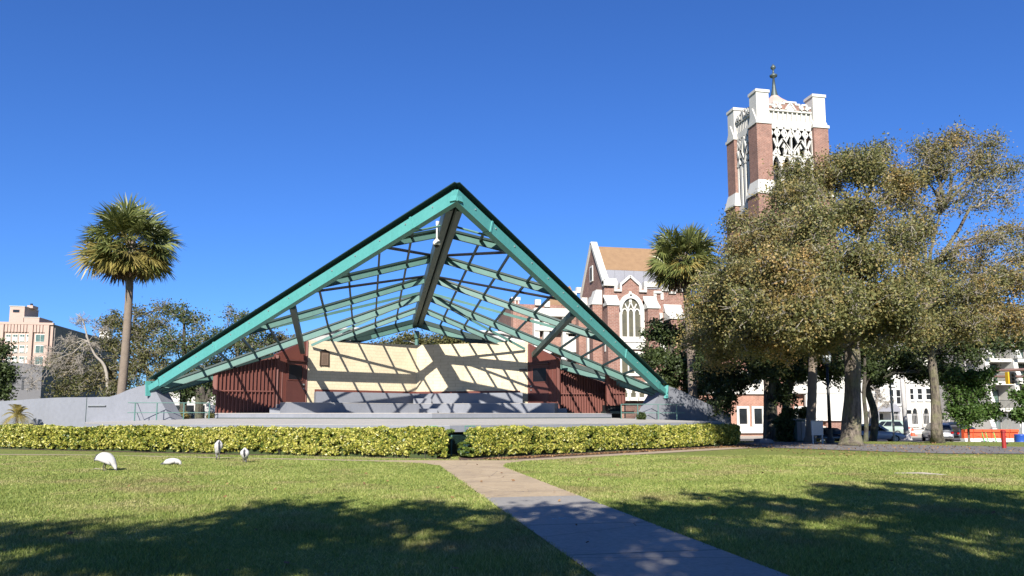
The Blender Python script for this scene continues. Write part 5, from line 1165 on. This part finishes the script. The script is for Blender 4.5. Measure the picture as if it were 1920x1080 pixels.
# iron fences
def ironfence(px0, px1, y, label, n, h=1.9, mat=BLACKM, base=None):
    a = on(px0, 790, (0, y), (10, y)); b = on(px1, 790, (0, y), (10, y)); zb = (float(H(a[0], y)) if base is None else base)
    o = thing('iron_fence', (a[0], y, zb), label, 'fence')
    B('pickets', mat, o, lambda m: [m.box(a[0]+(b[0]-a[0])*i/n-.015, a[0]+(b[0]-a[0])*i/n+.015, y, y+.03, zb, zb+h) for i in range(n+1)])
    B('rail', mat, o, lambda m: (m.box(a[0], b[0], y-.01, y+.04, zb+h-.2, zb+h-.15), m.box(a[0], b[0], y-.01, y+.04, zb+.15, zb+.2)))
    B('post', mat, o, lambda m: [m.box(X_-.04, X_+.04, y-.02, y+.06, zb, zb+h+.1) for X_ in (a[0], b[0])])
ironfence(1172, 1222, 26.0, 'black iron fence between the stage wing and the right abutment', 26, 2.45, base=0)
ironfence(326, 405, 30.0, 'black iron fence behind the left railing', 36, 1.9, base=0)
ironfence(1672, 1780, 54., 'tall white metal fence before the white apartment house', 40, 2.6, WHITEW)
ironfence(1870, 1915, 46., 'grey metal fence below the balcony block', 18, 2.6, STEEL)

# ------------------------------------------------------------------ vehicles
def paint(name, c): 
    m, nt, bs = newmat(name); p = coords(nt)
    L(nt, ramp(nt, noise(nt, p, .8), [(.3, c), (.7, tuple(x*.9 for x in c))]), bs.inputs['Base Color'])
    bs.inputs['Roughness'].default_value = .28; bs.inputs['Metallic'].default_value = .08; bs.inputs['Coat Weight'].default_value = .4; return m
def car(name, label, cat, loc, az, mat, Ln=4.4, Wd=1.8, Ht=1.5, kind='suv'):
    o = thing(name, loc, label, cat, 'cars parked along the street'); l = np.array(loc, float); f = V3(cos(az), sin(az), 0); r = V3(-sin(az), cos(az), 0)
    T = lambda x, y, z: l+f*x+r*y+V3(0, 0, z)
    h = Ht; belt = h*.60
    if kind == 'pickup': top = [(-.02, belt), (.16, h*.97), (.44, h), (.60, belt+.02)]; top = [(.40, belt), (.43, h*.97), (.62, h), (.74, belt+.02)]
    elif kind == 'hatch': top = [(.02, belt), (.13, h*.93), (.30, h), (.52, h*.97), (.70, belt+.03)]
    else: top = [(.015, belt), (.09, h*.92), (.25, h), (.55, h*.98), (.72, belt+.03)]
    # lower body as lofted rings (x-sections)
    X_ = [0, .015, .05, .16, .3, .5, .7, .80, .92, .98, 1.0]
    zt = [belt*.55, belt*.85, belt*.98, belt, belt, belt, belt, belt*.93, belt*.86, belt*.72, belt*.5]
    wd_ = [.80, .90, .96, 1, 1, 1, 1, .99, .95, .88, .78]
    def body(m):
        vs = []; k = 10
        for x, z, w_ in zip(X_, zt, wd_):
            hw = Wd/2*w_; zb = .28 if .03 < x < .97 else .38
            sec = [(-hw*.9, zb), (-hw, zb+.12), (-hw, z*.72), (-hw*.97, z*.9), (-hw*.88, z), (hw*.88, z), (hw*.97, z*.9), (hw, z*.72), (hw, zb+.12), (hw*.9, zb)]
            vs += [T((x-.5)*Ln, y, zz) for y, zz in sec]
        n = len(X_); fs = [(i*k+j, i*k+(j+1) % k, (i+1)*k+(j+1) % k, (i+1)*k+j) for i in range(n-1) for j in range(k)]+[tuple(range(k))[::-1], tuple(range((n-1)*k, n*k))]
        m.add(vs, fs)
    bo = B('body', mat, o, body, True)
    def cabin(m, gx=0., inset=0.):
        lo = Wd/2*.9; hi = Wd/2*.72
        left = [T((x-.5)*Ln, -(lo if z < belt+.1 else hi), z) for x, z in top]; right = [T((x-.5)*Ln, (lo if z < belt+.1 else hi), z) for x, z in top]
        n = len(top); m.add(left+right, [tuple(range(n)), tuple(range(n, 2*n))[::-1]]+[(i, n+i, n+i+1, i+1) for i in range(n-1)])
    B('cabin', mat, o, cabin)
    def sidewin(m):
        for s in (-1, 1):
            nx_ = len(top); t = top
            xa0 = t[0][0]+.05; xb0 = t[-1][0]-.07; xa1 = t[1][0]+.05 if kind != 'pickup' else t[1][0]+.02; xb1 = t[-2][0]-.03
            zb = belt+.05; zt_ = h*.90
            segs = [(0, .40), (.43, .72), (.75, 1)] if kind == 'suv' else [(0, .48), (.52, 1)]
            for u, v in segs:
                P = lambda q, zz: T(((xa0+(xb0-xa0)*q if zz == zb else xa1+(xb1-xa1)*q)-.5)*Ln, s*(Wd/2*(.9-.18*(zz-belt)/(h-belt))+.012), zz)
                m.prism([P(u, zb), P(v, zb), P(v, zt_), P(u, zt_)], r*s*.012)
    B('side_window', GLASS, o, sidewin)
    def ends(m, which):
        (x0, z0), (x1, z1) = (top[0], top[1]) if which == 'rear' else (top[-1], top[-2])
        q0, q1 = .12, .88; sg_ = -1 if which == 'rear' else 1
        P = lambda q, y: T((x0+(x1-x0)*q-.5)*Ln+sg_*.015, y*(Wd/2*(.80-.16*q)), z0+(z1-z0)*q)
        m.prism([P(q0, -1), P(q0, 1), P(q1, 1), P(q1, -1)], f*sg_*.012)
    B('rear_window', GLASS, o, lambda m: ends(m, 'rear')); B('windscreen', GLASS, o, lambda m: ends(m, 'front'))
    for sx in (-.31, .31):
        for s in (-1, 1):
            c = T(sx*Ln, s*(Wd/2-.10), .33)
            wh = B('wheel', RUBBER, o, lambda m: m.tube([c-r*s*.1, c+r*s*.115], .33, 18)); 
            B('rim', STEEL, wh, lambda m: (m.tube([c+r*s*.116, c+r*s*.128], .21, 14)))
            B('rim_gap', BLACKM, wh, lambda m: [m.beam(c+r*s*.13+V3(cos(t)*f[0], cos(t)*f[1], sin(t))*.07, c+r*s*.13+V3(cos(t)*f[0], cos(t)*f[1], sin(t))*.19, .03, .03) for t in np.linspace(0, 2*pi, 6)[:-1]])
    for s in (-1, 1):
        B('tail_light', TAIL, o, lambda m: m.beam(T(-.5*Ln+.0, s*Wd*.36, belt*.83), T(-.5*Ln+.12, s*Wd*.44, belt*.83), .16, .16)); B('headlight', GLASSG, o, lambda m: m.beam(T(.495*Ln-.1, s*Wd*.40, belt*.74), T(.497*Ln, s*Wd*.34, belt*.74), .16, .12))
        B('side_mirror', mat, o, lambda m: m.beam(T(.17*Ln, s*Wd/2*.95, belt+.1), T(.17*Ln, s*(Wd/2+.16), belt+.12), .12, .14))
    B('bumper', BLACKM, o, lambda m: (m.box(0, 0, 0, 0, 0, 0) if False else m.beam(T(-.502*Ln, -Wd*.38, .42), T(-.502*Ln, Wd*.38, .42), .06, .12)))
    B('number_plate', WHITEP, o, lambda m: m.beam(T(-.505*Ln-.02, -.2, .75 if kind != 'hatch' else .6), T(-.505*Ln-.02, .2, .75 if kind != 'hatch' else .6), .01, .12))
    return o
def roadz(x, y): return float(H(x, y))+.03
def cpos(px, d):
    p = atd(px, 800, d); return (p[0], p[1], roadz(p[0], p[1]))
c_ = cpos(1641, 66.5); car('parked_car', 'blue-grey suv parked behind the thick oak trunk', 'car', c_, -YAW-.25, paint('slate_blue_paint', (.36, .39, .46)), 4.5, 1.85, 1.62)
c_ = cpos(1658, 86); car('pickup_truck', 'pale green suv parked beyond the blue-grey suv', 'car', c_, -YAW+1.9+.6, paint('pale_mint_paint', (.40, .50, .44)), 4.9, 1.95, 1.85)
bpy.data.objects['pickup_truck'].name = 'parked_car'
c_ = cpos(1756, 68); car('parked_car', 'silver-grey suv half hidden behind the right oak trunk', 'car', c_, -YAW+1.25, paint('silver_paint', (.34, .35, .37)), 4.6, 1.85, 1.7)
c_ = cpos(1808, 70); car('parked_car', 'charcoal hatchback with red tail lights beside the orange barriers', 'car', c_, -YAW+.45, paint('charcoal_paint', (.05, .055, .065)), 4.2, 1.8, 1.45, 'hatch')
c_ = cpos(1788, 79); car('parked_car', 'dark navy suv roof showing behind the charcoal hatchback', 'car', c_, -YAW+.3, paint('navy_paint', (.02, .03, .06)), 4.6, 1.85, 1.68)
c_ = cpos(1560, 60); car('parked_car', 'black low car in shade behind the notice board', 'car', (c_[0], c_[1], c_[2]), -YAW+.1, paint('black_paint', (.008, .008, .009)), 4.3, 1.8, 1.42, 'hatch')
p_ = atd(440, 790, 70); car('parked_car', 'white car glimpsed through the left stage railing', 'car', (p_[0], p_[1], .5), -YAW+.05, paint('white_car_paint', (.6, .6, .6)), 4.5, 1.8, 1.5)

# ------------------------------------------------------------------ street things
# red standpipe
p_ = atz(1883, 841)
o = thing('standpipe', (p_[0], p_[1], float(H(p_[0], p_[1]))-.05), 'red standpipe post standing on the grass at the right', 'standpipe')
zb = float(H(p_[0], p_[1]))-.05
B('pipe', RED, o, lambda m: m.lathe((p_[0], p_[1], zb), [(.14, 0), (.14, .05), (.095, .06), (.095, .84)], 14))
B('cap', RED, o, lambda m: (m.lathe((p_[0], p_[1], zb+.82), [(.115, 0), (.115, .07), (.09, .1), (.03, .115)], 14)))
B('valve', BLACKM, o, lambda m: m.tube([V3(p_[0]+.05, p_[1]-.03, zb+.3), V3(p_[0]+.16, p_[1]-.06, zb+.3)], .04, 8))
# lamp post
lp = atd(1557, 826, 41.5); zg = float(H(lp[0], lp[1])); zt = atd(1557, 684, 41.5)[2]
o = thing('street_lamp', (lp[0], lp[1], zg), 'black lamp post with a pale glass lantern left of the thick oak', 'street lamp')
B('base', BLACKM, o, lambda m: m.lathe((lp[0], lp[1], zg-.1), [(.24, 0), (.22, .3), (.14, .5), (.12, .9)], 10))
B('pole', BLACKM, o, lambda m: m.tube([V3(lp[0], lp[1], zg+.8), V3(lp[0], lp[1], zt)], [.1, .07], 10), True)
B('lantern', M('frosted_glass', (.42, .45, .46), None, 4, .25), o, lambda m: m.lathe((lp[0], lp[1], zt+.05), [(.14, 0), (.24, .15), (.26, .4), (.2, .52)], 10), True)
B('lantern_cap', BLACKM, o, lambda m: (m.lathe((lp[0], lp[1], zt+.57), [(.28, 0), (.2, .12), (.06, .24), (.02, .36)], 10), m.lathe((lp[0], lp[1], zt-.1), [(.08, 0), (.17, .08), (.15, .15)], 10)))
# notice board / white box on legs
nb = atd(1532, 800, 41); 
o = thing('notice_board', (nb[0], nb[1], float(H(nb[0], nb[1]))), 'white sandwich notice board on legs beside the slender palm trunk', 'sign')
hw = 11.5*41/F; zA_ = atd(1532, 816, 41)[2]; zB_ = atd(1532, 789, 41)[2]
B('panel', WHITEP, o, lambda m: m.box(nb[0]-hw, nb[0]+hw, nb[1]-.04, nb[1]+.04, zA_, zB_))
B('frame', STEEL, o, lambda m: (m.box(nb[0]-hw-.02, nb[0]+hw+.02, nb[1]-.06, nb[1]-.041, zB_-.03, zB_+.02), m.tube([V3(nb[0]-.15, nb[1], zB_), V3(nb[0], nb[1], zB_+.12), V3(nb[0]+.15, nb[1], zB_)], .012, 6)))
for q in (-1, 1): B('leg', WHITEP, o, lambda m: m.box(nb[0]+q*hw*.85-.03, nb[0]+q*hw*.85+.03, nb[1]-.03, nb[1]+.03, zA_-.55, zA_))
# utility cabinet
ub = atd(1497, 815, 44); zg = float(H(ub[0], ub[1]))
o = thing('utility_cabinet', (ub[0], ub[1], zg), 'grey-green utility cabinet among shrubs left of the slender palm trunk', 'cabinet')
B('cabinet_body', RIDGE, o, lambda m: m.box(ub[0]-.3, ub[0]+.3, ub[1]-.3, ub[1]+.3, zg, zg+1.3)); B('cabinet_door', LEAD, o, lambda m: (m.box(ub[0]-.26, ub[0]-.02, ub[1]-.33, ub[1]-.301, zg+.1, zg+1.2), m.box(ub[0]+.02, ub[0]+.26, ub[1]-.33, ub[1]-.301, zg+.1, zg+1.2))); B('cabinet_cap', LEAD, o, lambda m: m.box(ub[0]-.34, ub[0]+.34, ub[1]-.34, ub[1]+.34, zg+1.3, zg+1.36))
def shrub(px, py, d, rpx, label, leaf, n=2500, ls=.11, zs=1.):
    p = atd(px, py, d); R = rpx*d/F; zg = float(H(p[0], p[1])); o = thing('shrub', (p[0], p[1], zg), label, 'shrub')
    B('stems', BARKD, o, lambda m: [m.tube([V3(p[0]+RNG.normal(0, .1), p[1]+RNG.normal(0, .1), zg-.1), V3(*(p+RNG.normal(0, R*.4, 3)))], [.03, .01], 4) for _ in range(9)])
    v = RNG.normal(size=(n, 3)); v /= np.linalg.norm(v, axis=1, keepdims=True); v *= RNG.uniform(.3, 1, (n, 1))**.5
    lump = 1+.25*np.sin(v[:, :1]*7+1)*np.sin(v[:, 1:2]*6)+.2*np.sin(v[:, 2:]*9)
    C = p+v*R*lump*V3(1, 1, zs); C = C[C[:, 2] > zg]
    fastmesh('foliage', leafquads(C, ls, 2.2, .3), 4, leaf, o)
shrub(1478, 800, 44.5, 20, 'tall leafy shrub at the foot of the twin-trunked oak', LEAF_DARK, 4200, .14, 1.5)
shrub(1508, 775, 45, 9, 'reddish-tipped shrub beside the utility cabinet', LEAF_OLIVE, 900, .12)
shrub(1203, 782, 42, 7, 'small dark bush beside the right railing', LEAF_DARK, 900, .09)
shrub(345, 783, 44, 9, 'brown bush behind the left railing', LEAF_BRN, 1000, .09)
shrub(395, 783, 46, 7, 'small olive bush at the left end of the wing wall', LEAF_OLIVE, 700, .09)
# big boulder-like kerb by the hedge end
kb = atd(1432, 817, 43); B('stone_block', CONC, None, lambda m: m.prism([(kb[0]-.45, kb[1]-.3, -.1), (kb[0]+.45, kb[1]-.3, -.1), (kb[0]+.4, kb[1]-.3, .16), (kb[0]+.1, kb[1]-.3, .24), (kb[0]-.4, kb[1]-.3, .22)], (0, .7, 0)))
tag(bpy.data.objects['stone_block'], 'low grey stone block behind the right end of the hedge', 'stone')
# white pole, traffic signal, cone, barriers, barrel, scooters
pp = atd(1700, 820, 72); zg = roadz(pp[0], pp[1])
o = thing('utility_pole', (pp[0], pp[1], zg), 'thick pale concrete pole beside the orange cone', 'pole'); B('pole', WHITEW, o, lambda m: m.tube([V3(pp[0], pp[1], zg-.1), V3(pp[0]-.25, pp[1], zg+9.5)], [.24, .18], 10), True)
B('signal_box', BLACKM, o, lambda m: m.box(pp[0]+.15, pp[0]+.5, pp[1]-.2, pp[1]+.1, atd(1702, 776, 66)[2], atd(1702, 768, 66)[2])); B('pole_base', WHITEW, o, lambda m: m.lathe((pp[0], pp[1], zg-.1), [(.55, 0), (.45, .35), (.26, .7)], 10))
pq = atd(1676, 800, 62); zg = roadz(pq[0], pq[1]); o = thing('sign_pole', (pq[0], pq[1], zg), 'thin pale pole rising left of the thick concrete pole', 'pole'); B('pole', PAVE, o, lambda m: m.tube([V3(pq[0], pq[1], zg-.1), V3(pq[0]-.15, pq[1], zg+6)], .08, 8)); B('pole_cap', STEEL, o, lambda m: m.lathe((pq[0]-.15, pq[1], zg+6), [(.1, 0), (.1, .08), (.02, .14)], 8))
cn = atd(1711, 808, 76); zg = roadz(cn[0], cn[1]); zg = max(zg, cn[2]-.5)
o = thing('traffic_cone', (cn[0], cn[1], zg), 'single orange traffic cone beside the thick pale pole', 'traffic cone'); B('cone', ORANGE, o, lambda m: m.lathe((cn[0], cn[1], zg), [(.24, .04), (.05, .78), (.03, .8)], 12)); B('cone_base', ORANGE, o, lambda m: m.box(cn[0]-.3, cn[0]+.3, cn[1]-.3, cn[1]+.3, zg, zg+.05)); B('reflective_band', WHITEP, o, lambda m: m.lathe((cn[0], cn[1], zg), [(.175, .32), (.13, .5)], 12))
jj = [1752, 1804, 1824, 1844, 1864, 1884, 1902]
for i, px in enumerate(range(1806, 1908, 17)):
    a = atd(px, 812, 63); b_ = atd(px+16, 812, 63); zg = roadz(a[0], a[1])
    zT = atd(px, 805, 63)[2]; o = thing('water_barrier', (a[0], a[1], zg), ['orange barrier just right of the charcoal hatchback', 'second orange barrier from the charcoal hatchback', 'third orange barrier from the charcoal hatchback', 'orange barrier above the green scooters', 'orange barrier left of the red standpipe', 'orange barrier right of the red standpipe', 'orange barrier nearest the blue barrel'][min(i, 6)], 'barrier', 'orange water-filled barriers along the street')
    d = b_-a
    B('barrier_body', ORANGE, o, lambda m: m.prism([a+V3(0, -.1, zT-.75-a[2]), b_+V3(0, -.1, zT-.75-b_[2]), b_+V3(0, -.1, zT-b_[2]), a+V3(0, -.1, zT-a[2])], (0, .3, 0)))
    B('barrier_ridge', ORANGE, o, lambda m: (m.beam(a+V3(0, -.14, zT-.12-a[2]), b_+V3(0, -.14, zT-.12-b_[2]), .16, .22), m.beam(a+V3(.2, -.12, zT-.5-a[2]), b_+V3(-.2, -.12, zT-.5-b_[2]), .12, .08)))
    B('barrier_base', WHITEP, o, lambda m: m.prism([a+V3(0, -.25, zg-a[2]), b_+V3(0, -.25, zg-b_[2]), b_+V3(0, -.12, zT-.75-b_[2]), a+V3(0, -.12, zT-.75-a[2])], (0, .5, 0)))
br = atd(1913, 822, 60); zg = float(H(br[0], br[1])); zT = atd(1913, 815, 60)[2]
o = thing('blue_barrel', (br[0], br[1], zg), 'bright blue plastic barrel at the right edge of the photo', 'barrel')
B('barrel_body', BLUE, o, lambda m: m.lathe((br[0], br[1], zg), [(.40, 0), (.44, .3), (.42, .35), (.45, .45), (.42, .8), (.45, .85), (.38, zT-zg), (.34, zT-zg+.02)], 18), True); B('barrel_rim', BLUE, o, lambda m: m.lathe((br[0], br[1], zT-.02), [(.40, 0), (.40, .06)], 18))
for i, (px, lb) in enumerate(((1846, 'green electric scooter nearest the charcoal hatchback'), (1853, 'middle green electric scooter in the row'), (1868, 'green electric scooter closest to the red standpipe'))):
    s_ = atd(px, 826, 52); zg = float(H(s_[0], s_[1])); o = thing('electric_scooter', (s_[0], s_[1], zg), lb, 'scooter', 'electric scooters parked in a row')
    zg = max(zg, s_[2]-.3)
    B('stem', SCOOT, o, lambda m: m.tube([V3(s_[0], s_[1], zg+.2), V3(s_[0]-.08, s_[1]+.1, zg+.85)], .035, 6)); B('handlebar', BLACKM, o, lambda m: m.tube([V3(s_[0]-.28, s_[1]+.1, zg+.85), V3(s_[0]+.12, s_[1]+.1, zg+.87)], .02, 6))
    B('footboard', WHITEP, o, lambda m: m.beam(V3(s_[0], s_[1], zg+.16), V3(s_[0]+.5, s_[1]+.75, zg+.16), .16, .06)); 
    for q in (0, 1): B('wheel', RUBBER, o, lambda m: m.tube([V3(s_[0]+q*.55-.03, s_[1]+q*.8, zg+.12), V3(s_[0]+q*.55+.03, s_[1]+q*.8-.01, zg+.12)], .12, 12))
# traffic signal mast arms
d = 52.
o_ = atd(1960, 700, d); zg = -1.
o = thing('traffic_signal', (o_[0], o_[1], zg), 'yellow traffic signal on brown double mast arms at the right edge', 'traffic signal')
B('mast', PIPEBR, o, lambda m: m.tube([V3(o_[0], o_[1], zg), V3(o_[0], o_[1], atd(1960, 690, d)[2]+.4)], [.2, .15], 12))
B('mast_arm', PIPEBR, o, lambda m: (m.tube([atd(1847, 695, d), atd(1960, 692, d)], [.085, .13], 10), m.tube([atd(1858, 706, d), atd(1960, 706, d)], [.08, .12], 10)))
s0 = atd(1889, 709, d)
B('signal_housing', YEL, o, lambda m: m.box(s0[0]-.24, s0[0]+.24, s0[1]-.3, s0[1]-.05, s0[2]-.42, s0[2]+.42))
B('signal_face', BLACKM, o, lambda m: m.box(s0[0]-.13, s0[0]+.30, s0[1]-.34, s0[1]-.301, s0[2]-.38, s0[2]+.44))
for i in range(3): B('visor', BLACKM, o, lambda m: (m.tube([V3(s0[0]+.1, s0[1]-.34, s0[2]+.26-.26*i), V3(s0[0]+.1, s0[1]-.55, s0[2]+.24-.26*i)], .12, 10)))
# chalk mark & twig on the lawn/path
ck = atz(1045, 974); MBc = MB()
for i in range(10):
    a_ = RNG.uniform(-.12, .12); b_2 = RNG.uniform(-.05, .05); MBc.prism([(ck[0]+a_, ck[1]+b_2, .0135), (ck[0]+a_+.03, ck[1]+b_2+.004, .0135), (ck[0]+a_+.028, ck[1]+b_2+.02, .0135), (ck[0]+a_-.004, ck[1]+b_2+.015, .0135)], (0, 0, .003))
o = MBc.build('bird_dropping', M('pale_blue_chalk', (.55, .68, .75))); tag(o, 'small pale blue splatter on the grey concrete path', 'splatter')
p0, p1 = atz(1675, 889), atz(1775, 892)
o = MB().tube([V3(p0[0], p0[1], .02), V3((p0[0]+p1[0])/2, (p0[1]+p1[1])/2-.1, .05), V3(p1[0], p1[1], .02)], [.02, .035, .015], 6).build('fallen_branch', BARKP); tag(o, 'thin pale fallen branch lying on the right lawn', 'branch')
# fallen leaves on mulch and lawn
n = 2600
u = RNG.uniform(0, 1, n); C = np.stack([1+u*15, -.55+u*8.6+RNG.normal(0, .22, n), np.full(n, .035)], 1)
C2 = np.stack([RNG.uniform(14, 28, 1500), RNG.uniform(-2, 10, 1500), np.full(1500, .05)], 1); C2[:, 2] += H(C2[:, 0], C2[:, 1])
C3 = np.stack([RNG.uniform(-9, 10, 130), RNG.uniform(-20, -2, 130), np.full(130, .04)], 1)
o = fastmesh('fallen_leaves', leafquads(np.concatenate([C, C2, C3]), .055, 1.6, 3.), 4, leafmat('dry_leaves', [(0, (.12, .06, .03)), (.5, (.28, .15, .06)), (1, (.45, .30, .14))], .1, .8)); tag(o, 'scattered dry brown leaves on the mulch and lawn', 'leaves', kind='stuff')
